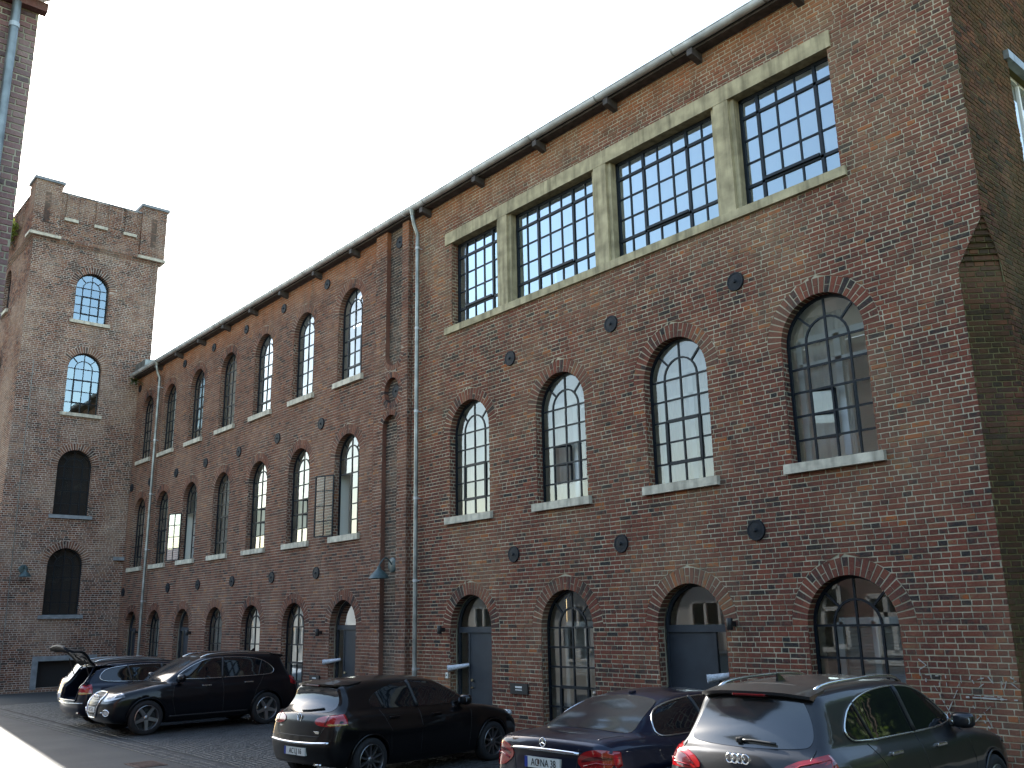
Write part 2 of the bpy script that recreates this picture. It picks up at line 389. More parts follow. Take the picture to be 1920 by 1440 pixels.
def jamb_bricks(fr, h, depth, side):
    """brick ends lining the straight reveal of an opening; side -1 the left jamb, +1 the right"""
    u = h.uc+side*h.hw
    f2 = Frame(fr(u, 0, 0), -fr.nn, -side*fr.u)
    return brick_courses(f2, h.vb, h.vs, lambda v: 0.0, lambda v: depth, [], proud=0.003, nb=-0.012, phase=random.random()*.1), f2.flip

def reveal_sheet(mb, fr, h, d0, d1, grow=0.0, seg=16, bottom=True, off=0.0, flare=0.0):
    """inner skin of an opening from depth d0 to d1 (an arch or a rectangle)"""
    hw = h.hw+off
    if h.kind == 'arch': pts = [(h.uc-hw, h.vb-grow)]+[(h.uc+hw*math.cos(a), h.vs+hw*math.sin(a)) for a in [PI-PI*i/seg for i in range(seg+1)]]+[(h.uc+hw, h.vb-grow)]
    else: pts = [(h.uc-hw, h.vb-grow), (h.uc-hw, h.vs+off), (h.uc+hw, h.vs+off), (h.uc+hw, h.vb-grow)]
    n = len(pts)
    k = lambda p: (h.uc+(p[0]-h.uc)*(1+flare), p[1])
    vs = [fr(*p, -d0) for p in pts]+[fr(*k(p), -d1) for p in pts]
    fs = [(i, i+1, n+i+1, n+i) for i in range(n-1)]
    if bottom: fs.append((n-1, 0, n, 2*n-1))
    mb.add(vs, fs)

# ------------------------------------------------------------------ windows and doors
def bar(mb, fr, p, q, w, n0, n1):
    d = np.array(q)-np.array(p); l = np.hypot(*d)
    if l < 1e-6: return
    e = np.array([-d[1], d[0]])/l*w/2
    c = [np.array(p)-e, np.array(q)-e, np.array(q)+e, np.array(p)+e]
    mb.hexa([fr(x[0], x[1], n1) for x in c]+[fr(x[0], x[1], n0) for x in c])

def arc_bar(mb, fr, c, r, w, a0, a1, n0, n1, seg=12):
    for i in range(seg):
        x0 = a0+(a1-a0)*i/seg; x1 = a0+(a1-a0)*(i+1)/seg
        pts = [(r-w/2, x0), (r+w/2, x0), (r+w/2, x1), (r-w/2, x1)]
        mb.hexa([fr(c[0]+R*math.cos(a), c[1]+R*math.sin(a), n1) for R, a in pts]+[fr(c[0]+R*math.cos(a), c[1]+R*math.sin(a), n0) for R, a in pts])

def pane_obj(fr, poly, n, name, parent, m='glass', tilt=0.004):
    mb = MB(); u0, v0 = np.mean(np.array(poly), axis=0); tu, tv = (random.random()-.5)*2*tilt, (random.random()-.5)*2*tilt
    vs = [fr(u, v, n+(u-u0)*tu*3+(v-v0)*tv*3) for u, v in poly]
    f = tuple(range(len(poly))); a = np.array(vs)
    nn = np.cross(a[1]-a[0], a[2]-a[1])
    if np.dot(nn, fr.nn) < 0: f = f[::-1]
    mb.add(vs, [f])
    return mb.build(name, m, parent, recalc=False)

def panes(fr, polys, n, parent, single, m='glass'):
    if single:
        for p in polys: pane_obj(fr, p, n, 'pane', parent, m)
    else:
        mb = MB()
        for poly in polys:
            vs = [fr(u, v, n+(random.random()-.5)*0.0006) for u, v in poly]; f = tuple(range(len(poly))); a = np.array(vs)
            if np.dot(np.cross(a[1]-a[0], a[2]-a[1]), fr.nn) < 0: f = f[::-1]
            mb.add(vs, [f])
        o = mb.build('glazing', m, parent, recalc=False)

def arch_window(root, fr, h, rows=5, depth=0.16, single=True, sash=(1, 3), label=None, bars=0.032, m='glass', missing=None, door_from=None, sash_open=None):
    """steel window: frame, inner arch, radial bars, grid; children: pane, casement"""
    mb = MB(); r = h.hw; c = (h.uc, h.vs); n0, n1 = -depth-0.035, -depth; F_ = 0.045
    rin = r*0.52
    bar(mb, fr, (h.uc-r+F_/2, h.vb), (h.uc-r+F_/2, h.vs), F_, n0, n1+.006); bar(mb, fr, (h.uc+r-F_/2, h.vb), (h.uc+r-F_/2, h.vs), F_, n0, n1+.006)
    arc_bar(mb, fr, c, r-F_/2, F_, 0, PI, n0, n1+.006, 18); bar(mb, fr, (h.uc-r+F_, h.vb+F_/2), (h.uc+r-F_, h.vb+F_/2), F_, n0, n1+.006)
    H = h.vs-h.vb; rv = [h.vb+H*i/rows for i in range(1, rows+1)]; us = [h.uc-rin, h.uc, h.uc+rin]
    skip = (lambda u, v: False) if not missing else missing
    for u in us:
        for a, b in zip([h.vb+F_]+rv[:-1], rv):
            if not skip(u, (a+b)/2): bar(mb, fr, (u, a), (u, b), bars, n0+.003, n1)
    for v in rv:
        for ua, ub in zip([h.uc-r+F_]+us, us+[h.uc+r-F_]):
            if not skip((ua+ub)/2, v): bar(mb, fr, (ua, v), (ub, v), bars, n0+.005, n1-.002)
    arc_bar(mb, fr, c, rin, bars, 0, PI, n0+.004, n1-.001, 12)
    bar(mb, fr, (h.uc, h.vs+.01), (h.uc, h.vs+r-F_), bars, n0+.003, n1)
    for a in (PI*0.25, PI*0.75): bar(mb, fr, (h.uc+rin*math.cos(a), h.vs+rin*math.sin(a)), (h.uc+(r-F_)*math.cos(a), h.vs+(r-F_)*math.sin(a)), bars, n0+.003, n1)
    if sash and not sash_open:                        # casement frame, a little proud
        a, b = h.vb+H*sash[0]/rows, h.vb+H*sash[1]/rows
        for p, q in (((us[0], a), (us[2], a)), ((us[2], a), (us[2], b)), ((us[2], b), (us[0], b)), ((us[0], b), (us[0], a))): bar(mb, fr, p, q, 0.055, n0, n1+.012)
    w = mb.build('window', 'steel', root)
    if label: w['label'] = label
    polys = []
    cols = [h.uc-r+F_]+us+[h.uc+r-F_]; vr = [h.vb+F_]+rv
    for a, b in zip(vr[:-1], vr[1:]):
        for ua, ub in zip(cols[:-1], cols[1:]):
            if skip((ua+ub)/2, (a+b)/2): continue
            if sash_open and us[0]-.01 < (ua+ub)/2 < us[2]+.01 and h.vb+H*sash[0]/rows < (a+b)/2 < h.vb+H*sash[1]/rows: continue
            polys.append([(ua, a), (ub, a), (ub, b), (ua, b)])
    for s in (0, 1):
        polys.append([c]+[(c[0]+rin*math.cos(a), c[1]+rin*math.sin(a)) for a in [PI/2*s+PI/2*i/6 for i in range(7)]])
    for s in range(4):
        A = [PI/4*s+PI/4*i/5 for i in range(6)]
        polys.append([(c[0]+(r-F_)*math.cos(a), c[1]+(r-F_)*math.sin(a)) for a in A]+[(c[0]+rin*math.cos(a), c[1]+rin*math.sin(a)) for a in A[::-1]])
    panes(fr, polys, -depth-0.018, w, single, m)
    if sash_open:                                     # two casement leaves swung inward
        a, b = h.vb+H*sash[0]/rows, h.vb+H*sash[1]/rows
        for side, ang in sash_open:
            hu = us[0] if side < 0 else us[2]
            d = -side; A = math.radians(ang)
            f2 = Frame(fr(hu, 0, -depth-0.01), fr.u*d*math.cos(A)-fr.nn*math.sin(A), fr.nn*math.cos(A)+fr.u*d*math.sin(A))
            lm = MB(); Wl = rin-0.01
            for p, q in (((0, a), (Wl, a)), ((Wl, a), (Wl, b)), ((Wl, b), (0, b)), ((0, b), (0, a)), ((0, (a+b)/2), (Wl, (a+b)/2))): bar(lm, f2, p, q, 0.04, -.03, 0.0)
            lo = lm.build('casement', 'steel', w)
            for va, vb_ in ((a, (a+b)/2), ((a+b)/2, b)): pane_obj(f2, [(0.02, va+.02), (Wl-.02, va+.02), (Wl-.02, vb_-.02), (0.02, vb_-.02)], -0.015, 'pane', w, m)
    return w

def sill(root, fr, h, m='stone', th=0.15, over=0.11, out=0.09, label=None):
    mb = MB(); j = lambda: (random.random()-.5)*0.008
    lo = [(h.uc-h.hw-over, h.vb-th), (h.uc+h.hw+over, h.vb-th), (h.uc+h.hw+over, h.vb), (h.uc-h.hw-over, h.vb)]
    nd = [-0.14, -0.14, -0.14, -0.14]
    mb.hexa([fr(u+j(), v+j(), out+j()) for u, v in lo]+[fr(u, v+(0.02 if i > 1 else 0), -0.19) for i, (u, v) in enumerate(lo)])
    o = mb.build('sill', m, root); return o

def back_panel(root, fr, h, d, m, name, grow=0.35):
    mb = MB(); u0, u1, v0, v1 = h.uc-h.hw-grow, h.uc+h.hw+grow, h.vb-.1, h.vt+grow
    mb.hexa([fr(u0, v0, -d), fr(u1, v0, -d), fr(u1, v1, -d), fr(u0, v1, -d), fr(u0, v0, -d-.02), fr(u1, v0, -d-.02), fr(u1, v1, -d-.02), fr(u0, v1, -d-.02)])
    return mb.build(name, m, root)

def arch_door(root, fr, h, depth=0.22, sidelight=-1, label=None, mat_door='door'):
    """fanlight over a plain door leaf with a narrow glazed strip at one side"""
    r = h.hw; c = (h.uc, h.vs); n0, n1 = -depth-.06, -depth; F_ = 0.055
    mb = MB()
    for s in (-1, 1): bar(mb, fr, (h.uc+s*(r-F_/2), h.vb), (h.uc+s*(r-F_/2), h.vs), F_, n0, n1)
    arc_bar(mb, fr, c, r-F_/2, F_, 0, PI, n0, n1, 18)
    bar(mb, fr, (h.uc-r+F_, h.vs-.03), (h.uc+r-F_, h.vs-.03), 0.12, n0, n1+.02)
    sw = 0.34; us = h.uc+sidelight*(r-F_-sw)
    bar(mb, fr, (us, h.vb), (us, h.vs-.09), 0.06, n0, n1)
    d = mb.build('door', mat_door, root)
    if label: d['label'] = label
    ua, ub = sorted((us-sidelight*.03, h.uc-sidelight*(r-F_)))
    lf = MB(); lf.hexa([fr(u, v, n1-.012) for u, v in ((ua, h.vb+.02), (ub, h.vb+.02), (ub, h.vs-.09), (ua, h.vs-.09))]+[fr(u, v, n0) for u, v in ((ua, h.vb+.02), (ub, h.vb+.02), (ub, h.vs-.09), (ua, h.vs-.09))])
    lf.build('door_leaf', mat_door, d)
    polys = [[(h.uc-r+F_, h.vs+.03)]+[(h.uc+(r-F_)*math.cos(a), h.vs+(r-F_)*math.sin(a)) for a in [PI-.06-(PI-.12)*i/14 for i in range(15)]]+[(h.uc+r-F_, h.vs+.03)]]
    a, b = sorted((us, h.uc+sidelight*(r-F_)))
    polys.append([(a+.02, h.vb+.05), (b, h.vb+.05), (b, h.vs-.09), (a+.02, h.vs-.09)])
    panes(fr, polys, -depth-.03, d, True)
    ku = us-sidelight*0.11
    for v, rr, nm in ((1.05, .032, 'door_knob'), (0.9, .026, 'door_lock')):
        kb = MB(); kb.lathe([(0.0, .05), (rr*.8, .05), (rr, .035), (rr*.6, .015), (rr*.6, 0)], 12, Matrix.Translation(Vector(fr(ku, v, n1-.012))) @ Vector(fr.nn).to_track_quat('Z', 'Y').to_matrix().to_4x4())
        kb.build(nm, 'brass', d)
    return d

def _fcall(s, u, v, n=0.0):
    o, a, b = s._c
    return (o[0]+a[0]*u+b[0]*n, o[1]+a[1]*u+b[1]*n, o[2]+v+a[2]*u+b[2]*n)
_oi = Frame.__init__
def _finit(s, o, u, n):
    _oi(s, o, u, n); s._c = (tuple(map(float, s.o)), tuple(map(float, s.u)), tuple(map(float, s.nn)))
Frame.__init__ = _finit; Frame.__call__ = _fcall

# ------------------------------------------------------------------ the ground
def ground_mat():
    m = bpy.data.materials.new('asphalt'); m.use_nodes = True; n = m.node_tree; L = n.links; b = n.nodes['Principled BSDF']
    geo = n.nodes.new('ShaderNodeNewGeometry')
    def noise(s, d=6):
        t = n.nodes.new('ShaderNodeTexNoise'); t.inputs['Scale'].default_value = s; t.inputs['Detail'].default_value = d
        L.new(geo.outputs['Position'], t.inputs['Vector']); return t.outputs[0]
    cr = n.nodes.new('ShaderNodeValToRGB'); e = cr.color_ramp.elements
    e[0].position = 0.35; e[0].color = (0.030, 0.033, 0.033, 1); e[1].position = 0.7; e[1].color = (0.062, 0.063, 0.058, 1)
    L.new(noise(0.7, 8), cr.inputs[0])
    mx = n.nodes.new('ShaderNodeMix'); mx.data_type = 'RGBA'; mx.blend_type = 'MULTIPLY'; mx.inputs['Factor'].default_value = 0.8
    c2 = n.nodes.new('ShaderNodeValToRGB'); c2.color_ramp.elements[0].position = 0.3; c2.color_ramp.elements[0].color = (.5, .5, .5, 1); c2.color_ramp.elements[1].position = .65; c2.color_ramp.elements[1].color = (1.3, 1.3, 1.3, 1)
    L.new(noise(55, 3), c2.inputs[0]); L.new(cr.outputs[0], mx.inputs['A']); L.new(c2.outputs[0], mx.inputs['B'])
    L.new(mx.outputs['Result'], b.inputs['Base Color']); b.inputs['Roughness'].default_value = 0.62; b.inputs['Specular IOR Level'].default_value = 0.5
    bp = n.nodes.new('ShaderNodeBump'); bp.inputs['Strength'].default_value = 0.5; bp.inputs['Distance'].default_value = 0.012
    L.new(noise(90, 4), bp.inputs['Height']); L.new(bp.outputs[0], b.inputs['Normal'])
    return m
M['asphalt'] = ground_mat()
mb = MB(); mb.add([(-400, -400, 0), (400, -400, 0), (400, 400, 0), (-400, 400, 0)], [(0, 1, 2, 3)])
tag(mb.build('ground', 'asphalt'), 'dark worn asphalt of the factory yard', kind='structure')
# setts of the parking bays and of the drain channel along them
M['sett'] = mat('sett_stone', (0.042, 0.044, 0.044), 0.6, noise=(3.0, 0.35), bump=(50, 0.4))
M['sett_joint'] = mat('sett_joint', (0.036, 0.035, 0.032), 0.9, noise=(20, 0.3))
mb = MB(); mb.add([(-38.45, -5.9, .004), (-4.0, -5.9, .004), (-4.0, -0.02, .004), (-38.45, -0.02, .004)], [(0, 1, 2, 3)])
pav = tag(mb.build('pavement', 'sett_joint'), 'sett paving of the parking bays along the brick facade', kind='structure')
setts = []; y = -5.88; row = 0
while y < -0.15:
    chan = row in (0, 1, 2)
    sx = 0.17 if chan else 0.135; sy = 0.15 if chan else 0.105
    if chan or -5.35 < y:
        x = -33.0+(row % 2)*sx/2
        while x < -6.0:
            w = sx*(1+(random.random()-.5)*.2)
            if y < -1.0 or x > -20: 
                arc = 0.0 if chan else 0.02*math.sin(x*4.2)
                setts.append((x, x+w-.014, y+arc+(random.random()-.5)*.012, y+sy-.014+arc+(random.random()-.5)*.012, 0.008+random.random()*.006, chan))
            x += w
    y += sy; row += 1
def sett_mb(lst):
    m_ = MB()
    for x0, x1, y0, y1, z, ch in lst:
        m_.hexa([(x0+.006, y0+.006, z), (x1-.006, y0+.006, z+random.random()*.0015), (x1-.006, y1-.006, z), (x0+.006, y1-.006, z+random.random()*.0015), (x0, y0, .002), (x1, y0, .002), (x1, y1, .002), (x0, y1, .002)], random.random(), back=False)
    return m_
vis = lambda s: (-31 < s[0] < -14.2) and s[2] < -4.7
near = sorted([s for s in setts if vis(s)], key=lambda s: math.hypot(s[0], s[2]+12.5))[:280]
ns = set(map(id, near))
for s in near: sett_mb([s]).build('sett', 'sett', pav, recalc=False)
o = sett_mb([s for s in setts if id(s) not in ns]).build('setts', 'sett', pav, recalc=False); o['kind'] = 'stuff'
# drain cover by the channel
dr = tag(empty('drain_cover', (-16.9, -6.35, 0)), 'small rusty iron drain cover set in the asphalt', 'drain cover')
M['rust'] = mat('rusty_iron', (0.10, 0.055, 0.04), 0.7, noise=(12, .4))
mb = MB(); mb.box((-17.25, -6.6, .001), (-16.55, -6.1, .012)); mb.build('cover_frame', 'rust', dr)
mb = MB()
for i in range(9): mb.box((-17.19+i*.068, -6.55, .013), (-17.15+i*.068, -6.15, .02))
mb.build('cover_grate', 'rust', dr)

FF = Frame((0, 0, 0), (1, 0, 0), (0, -1, 0))
V1 = 12.36

# ------------------------------------------------------------------ right block
RB = tag(empty('factory_building', (-11.4, 0.0, 0)), 'red brick factory block with four wide gridded attic windows under the eaves', 'building')
def uR(v): return -4.97 if v < 6.9 else (-4.97+(v-6.9)/0.67*0.42 if v < 7.57 else -4.55)
UC = [-15.98, -13.02, -10.05, -7.14]
gf = [Hole('arch', u, .71, .05 if i in (0, 2) else .30, 2.13) for i, u in enumerate(UC)]
f1 = [Hole('arch', u, .71, 4.54, 6.47) for u in UC]
at = Hole('rect', (-16.60-6.50)/2, (16.60-6.50)/2, 9.05, 11.17, 0)
holes = gf+f1+[at]
mb = MB(); mortar_sheet(mb, FF, 0, V1, lambda v: -18.25, uR, holes)
DEP = 0.16
for h in gf+f1: reveal_sheet(mb, FF, h, 0.006, DEP+.03, bottom=False, off=0.004)
reveal_sheet(mb, FF, at, 0.006, .24, bottom=False, off=0.004)
wall = mb.build('wall', 'mortar', RB, recalc=False)
lst = brick_courses(FF, 0, V1, lambda v: -18.25, uR, holes)
jl = []
for h in gf+f1+[at]:
    a, fl = jamb_bricks(FF, h, DEP if h is not at else .22, -1); jl.append((a, fl))
    a, fl = jamb_bricks(FF, h, DEP if h is not at else .22, 1); jl.append((a, fl))
build_bricks(lst, False, 'brick', wall, 300, visible=lambda c: c[0] > -10.5 and c[2] > 1.9)
for fl in (False, True):
    l2 = [x for a, f in jl if f == fl for x in a]
    if l2: o = bricks_to_mb(l2, fl).build('jamb_bricks', 'brick', wall, recalc=False); o['kind'] = 'stuff'
rl = [x for h in gf+f1 for x in ring_bricks(FF, h, DEP+.02)]
build_bricks(rl, True, 'brick', wall, 300, name='voussoir')

# interior of the block: floors, back wall, partition
def room(root, x0, x1, z0, z1, y1=5.0, y0=0.5, m='white', open_top=False, rear=True, rz=(.35, 1.4)):
    mb = MB()
    fb = Frame((0, y1, 0), (1, 0, 0), (0, -1, 0)); k = max(1, int((x1-x0)/2.7))      # rear wall with unseen openings added to light the room
    bh = [Hole('rect', x0+(x1-x0)*(i+.5)/k, .85, z0+rz[0], z0+rz[1], 0) for i in range(k)] if rear else []
    mortar_sheet(mb, fb, z0, z1, lambda v: x0, lambda v: x1, bh)
    mb.add([(x0, y0, z0), (x1, y0, z0), (x1, y1, z0), (x0, y1, z0)], [(0, 1, 2, 3)])
    if not open_top: mb.add([(x0, y0, z1), (x1, y0, z1), (x1, y1, z1), (x0, y1, z1)], [(3, 2, 1, 0)])
    mb.add([(x0, y0, z0), (x0, y1, z0), (x0, y1, z1), (x0, y0, z1)], [(0, 1, 2, 3)])
    mb.add([(x1, y0, z0), (x1, y1, z0), (x1, y1, z1), (x1, y0, z1)], [(3, 2, 1, 0)])
    return mb.build('interior', m, root, recalc=False)
room(RB, -18.2, -4.75, -0.02, 3.5, rz=(3.14, 3.46)); room(RB, -18.2, -4.75, 3.7, 7.9); room(RB, -18.2, -4.75, 8.1, 12.2)

for i, h in enumerate(f1):
    op = {1: ((1, 62), (-1, 28)), 3: ((1, 58), (-1, 20))}.get(i)
    arch_window(RB, FF, h, rows=5, single=True, sash=(1, 3), sash_open=op); sill(RB, FF, h)
    rv = MB(); reveal_sheet(rv, FF, h, DEP+.04, .52, off=0.03, flare=0.05); rv.build('inner_reveal', 'plaster', RB, recalc=False)
    ib = MB(); n0, n1 = -.47, -.41                    # white inner casement window behind the steel one
    U0, U1, B0, B1 = h.uc-h.hw+.06, h.uc+h.hw-.02, h.vb+.02, h.vs+.14
    for p, q, w in (((U0, B0), (U0, B1), .09), ((U1, B0), (U1, B1), .09), ((U0, B1), (U1, B1), .12), ((U0, B1-.42), (U1, B1-.42), .08), (((U0+U1)/2, B0), ((U0+U1)/2, B1), .11), ((U0, B0), (U1, B0), .1)): bar(ib, FF, p, q, w, n0, n1)
    ib.build('inner_frame', 'white', RB)
    if True:
        cb = MB(); n = 26
        for k in range(n if i in (0, 2) else 15):
            u = U0+.05+(U1-U0-.1)*k/n; u2 = U0+.05+(U1-U0-.1)*(k+1)/n; a, b = -.52-.02*math.sin(k*1.9), -.52-.02*math.sin((k+1)*1.9)
            cb.add([FF(u, B0, a), FF(u2, B0, b), FF(u2, B1+.4, b), FF(u, B1+.4, a)], [(0, 1, 2, 3)])
        cb.build('curtain', 'blind', RB, recalc=False)
for i, h in enumerate(gf):
    rv = MB(); reveal_sheet(rv, FF, h, DEP+.10, .5, off=0.03); rv.build('inner_reveal', 'plaster', RB, recalc=False)
    if i in (1, 3):
        arch_window(RB, FF, h, rows=4 if i == 3 else 5, single=True, sash=(0, 2) if i == 1 else None)
        sill(RB, FF, h, 'grey_stone', th=.12, over=.02, out=.03)
        ib = MB(); U0, U1, B0, B1 = h.uc-h.hw+.28, h.uc+h.hw-.04, h.vb, h.vs+.05
        for p, q, w in (((U0, B0), (U0, B1), .09), ((U1, B0), (U1, B1), .09), ((U0, B1), (U1, B1), .12), (((U0+U1)/2, B0), ((U0+U1)/2, B1), .09)): bar(ib, FF, p, q, w, -.46, -.41)
        ib.build('inner_frame', 'white', RB)
        vb_ = MB()                                    # venetian blind slats
        for k in range(34 if i == 3 else 20):
            v = B1-.08-k*.045
            vb_.add([FF(U0+.04, v, -.52), FF(U1-.04, v, -.52), FF(U1-.04, v+.038, -.495), FF(U0+.04, v+.038, -.495)], [(0, 1, 2, 3)])
        vb_.build('blind', 'blind', RB, recalc=False)
    else:
        arch_door(RB, FF, h, sidelight=-1 if i == 0 else 1)

# attic band: concrete lintel, sill, mullions, steel windows
cm = MB(); cm.box((-16.84, -.035, 11.17), (-6.42, .24, 11.47)); cm.build('lintel', 'concrete', RB)
cm = MB(); cm.hexa([(-16.84, -.06, 8.88), (-6.40, -.06, 8.88), (-6.40, -.06, 9.04), (-16.84, -.06, 9.04), (-16.84, .24, 8.88), (-6.40, .24, 8.88), (-6.40, .24, 9.06), (-16.84, .24, 9.06)]); cm.build('sill', 'concrete', RB)
for u0, u1 in ((-14.84, -14.52), (-11.78, -11.44), (-8.76, -8.45)):
    m1 = MB(); m1.box((u0, -.03, 9.045), (u1, .12, 11.168)); m1.box((u0-.09, .03, 9.05), (u0-.002, .24, 11.166)); m1.box((u1+.002, .03, 9.05), (u1+.09, .24, 11.166)); m1.build('mullion', 'concrete', RB)
def attic_window(u0, u1, cols, sash_cols):
    d0, d1 = -.225, -.185; v0, v1 = 9.07, 11.165; F_ = .05; mb = MB()
    us = [u0+(u1-u0)*i/cols for i in range(cols+1)]; vs = [v0]+[v0+(v1-v0)*t for t in (.19, .40, .61, .82)]+[v1]
    for u in us[1:-1]: bar(mb, FF, (u, v0), (u, v1), .03, d0+.004, d1)
    for v in vs[1:-1]: bar(mb, FF, (u0, v), (u1, v), .03, d0+.002, d1-.002)
    for p, q in (((u0+.03, v0), (u0+.03, v1)), ((u1-.03, v0), (u1-.03, v1)), ((u0, v0+.03), (u1, v0+.03)), ((u0, v1-.03), (u1, v1-.03))): bar(mb, FF, p, q, .06, d0-.003, d1+.006)
    a, b = us[sash_cols[0]], us[sash_cols[1]]
    for p, q in (((a, v0), (a, v1)), ((b, v0), (b, v1)), ((u0, vs[4]), (u1, vs[4])), ((u0, vs[1]), (u1, vs[1]))): bar(mb, FF, p, q, .055, d0-.001, d1+.010)
    w = mb.build('window', 'steel', RB)
    sb = MB()                                         # hopper sash standing ajar at its foot
    f2 = Frame(FF(0, vs[4], d1+.014), (1, 0, 0), (0, -1, 0)); bar(sb, FF, (a+.03, vs[1]+.035), (b-.03, vs[1]+.035), .05, d1+.012, d1+.05); sb.build('casement', 'steel', w)
    for i in range(cols):
        for k in range(5): pane_obj(FF, [(us[i], vs[k]), (us[i+1], vs[k]), (us[i+1], vs[k+1]), (us[i], vs[k+1])], -.205, 'pane', w, 'glass_coat', tilt=.003)
attic_window(-16.60, -14.93, 5, (1, 4)); attic_window(-14.43, -11.87, 7, (2, 5)); attic_window(-11.35, -8.85, 7, (2, 5)); attic_window(-8.36, -6.50, 5, (1, 4))
at_lamp = MB()
for u0, u1 in ((-16.2, -13.0), (-12.6, -9.6), (-9.2, -6.6)): at_lamp.box((u0, 1.15, 9.25), (u1, 1.35, 9.33))
at_lamp.build('radiator', 'white', RB)

# end wall, bevelled corner and its corbel
FE = Frame((-4.55, 0, 0), (0, 1, 0), (1, 0, 0))
def eL(v): return 0.42 if v < 6.9 else (0.42-(v-6.9)/0.67*0.42 if v < 7.57 else 0.0)
eh = Hole('rect', 2.75, .75, 9.0, 10.75, 0)
mb = MB(); mortar_sheet(mb, FE, 0, 12.55, eL, lambda v: 5.02, [eh]); reveal_sheet(mb, FE, eh, .006, .25, off=.004)
ew = mb.build('end_wall', 'mortar_moss', RB, recalc=False)
o = bricks_to_mb(brick_courses(FE, 0, 12.55, eL, lambda v: 5.02, [eh]), FE.flip).build('bricks', 'brick_moss', ew, recalc=False); o['kind'] = 'stuff'
q2 = math.sqrt(.5); FC = Frame((-4.97, 0, 0), (q2, q2, 0), (q2, -q2, 0))
mb = MB(); mortar_sheet(mb, FC, 0, 6.9, lambda v: 0, lambda v: .594, [])
k = 0; cl = []
for k in range(9):
    v = 6.9+k*CH; x = uR(v); w = (-4.55-x)*math.sqrt(2); f = Frame((x, 0, 0), (q2, q2, 0), (q2, -q2, 0))
    if w < .03: break
    mb.add([f(0, v, -.01), f(w, v, -.01), f(w, v+CH, -.01), f(0, v+CH, -.01)], [(0, 1, 2, 3)])
    mb.add([f(0, v, -.01), f(w, v, -.01), f(w, v, -.08), f(0, v, -.08)], [(0, 1, 2, 3)])
    cl += brick_courses(f, v, v+CH, lambda q: 0, lambda q, w=w: w, [])
cw = mb.build('corner_bevel', 'mortar_moss', RB, recalc=False)
lb = brick_courses(FC, 0, 6.9, lambda v: 0, lambda v: .594, [])+cl
M['brick_corner'] = brick_mat('brick_corner', [(0, (0.035, 0.03, 0.028)), (0.5, (0.125, 0.05, 0.035)), (1, (0.2, 0.075, 0.04))], smear=(0.2, 0.18, 0.09), moss=(0.050, 0.034, 0.012), smear_amt=.2)
build_bricks(lb, FC.flip, 'brick_corner', cw, 150)
mb = MB(); mb.box((-4.60, 1.87, 10.75), (-4.47, 3.75, 10.90)); mb.build('lintel', 'zinc', RB)
mb = MB()
for p, q in (((2.02, 9.0), (2.02, 10.75)), ((3.48, 9.0), (3.48, 10.75)), ((2.75, 9.0), (2.75, 10.75)), ((2.0, 10.72), (3.5, 10.72)), ((2.0, 9.03), (3.5, 9.03))): bar(mb, FE, p, q, .06, -.2, -.14)
ewn = mb.build('window', 'white', RB)
for a, b in ((2.05, 2.72), (2.78, 3.47)): pane_obj(FE, [(a, 9.05), (b, 9.05), (b, 10.7), (a, 10.7)], -.17, 'pane', ewn)

# ------------------------------------------------------------------ long wing
LW = tag(empty('factory_wing', (-28.0, 0.0, 0)), 'long brick factory wing with three rows of narrow arched windows', 'building')
WC = [-21.3-2.68*k for k in range(6)]+[-37.1]
g2 = [Hole('arch', u, .64, 8.75, 10.74) for u in WC]
g1 = [Hole('arch', u, .64, 4.51, 6.56) for u in WC]
DOORS = (0, 4, 6)
g0 = [Hole('arch', u, .66, .05 if i in DOORS else .28, 2.17) for i, u in enumerate(WC)]
holes = g0+g1+g2
mb = MB(); mortar_sheet(mb, FF, 0, V1, lambda v: -38.5, lambda v: -18.25, holes)
for h in holes: reveal_sheet(mb, FF, h, .006, DEP+.03, bottom=False, off=.004)
wall = mb.build('wall', 'mortar_wing', LW, recalc=False)
lst = brick_courses(FF, 0, V1, lambda v: -38.5, lambda v: -18.25, holes, jit=.003)
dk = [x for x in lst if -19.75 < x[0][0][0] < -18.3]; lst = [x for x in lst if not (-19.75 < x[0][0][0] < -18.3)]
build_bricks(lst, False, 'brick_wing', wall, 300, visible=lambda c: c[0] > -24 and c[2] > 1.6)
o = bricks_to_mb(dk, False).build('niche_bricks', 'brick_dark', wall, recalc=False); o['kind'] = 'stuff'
for fl, sd in ((False, -1), (True, 1)):
    l2 = []
    for h in holes:
        a, f = jamb_bricks(FF, h, DEP, sd); l2 += a
    o = bricks_to_mb(l2, f).build('jamb_bricks', 'brick_wing', wall, recalc=False); o['kind'] = 'stuff'
rl = [x for h in holes for x in ring_bricks(FF, h, DEP+.02)]
o = bricks_to_mb(rl, True).build('voussoirs', 'brick_wing', wall, recalc=False); o['kind'] = 'stuff'
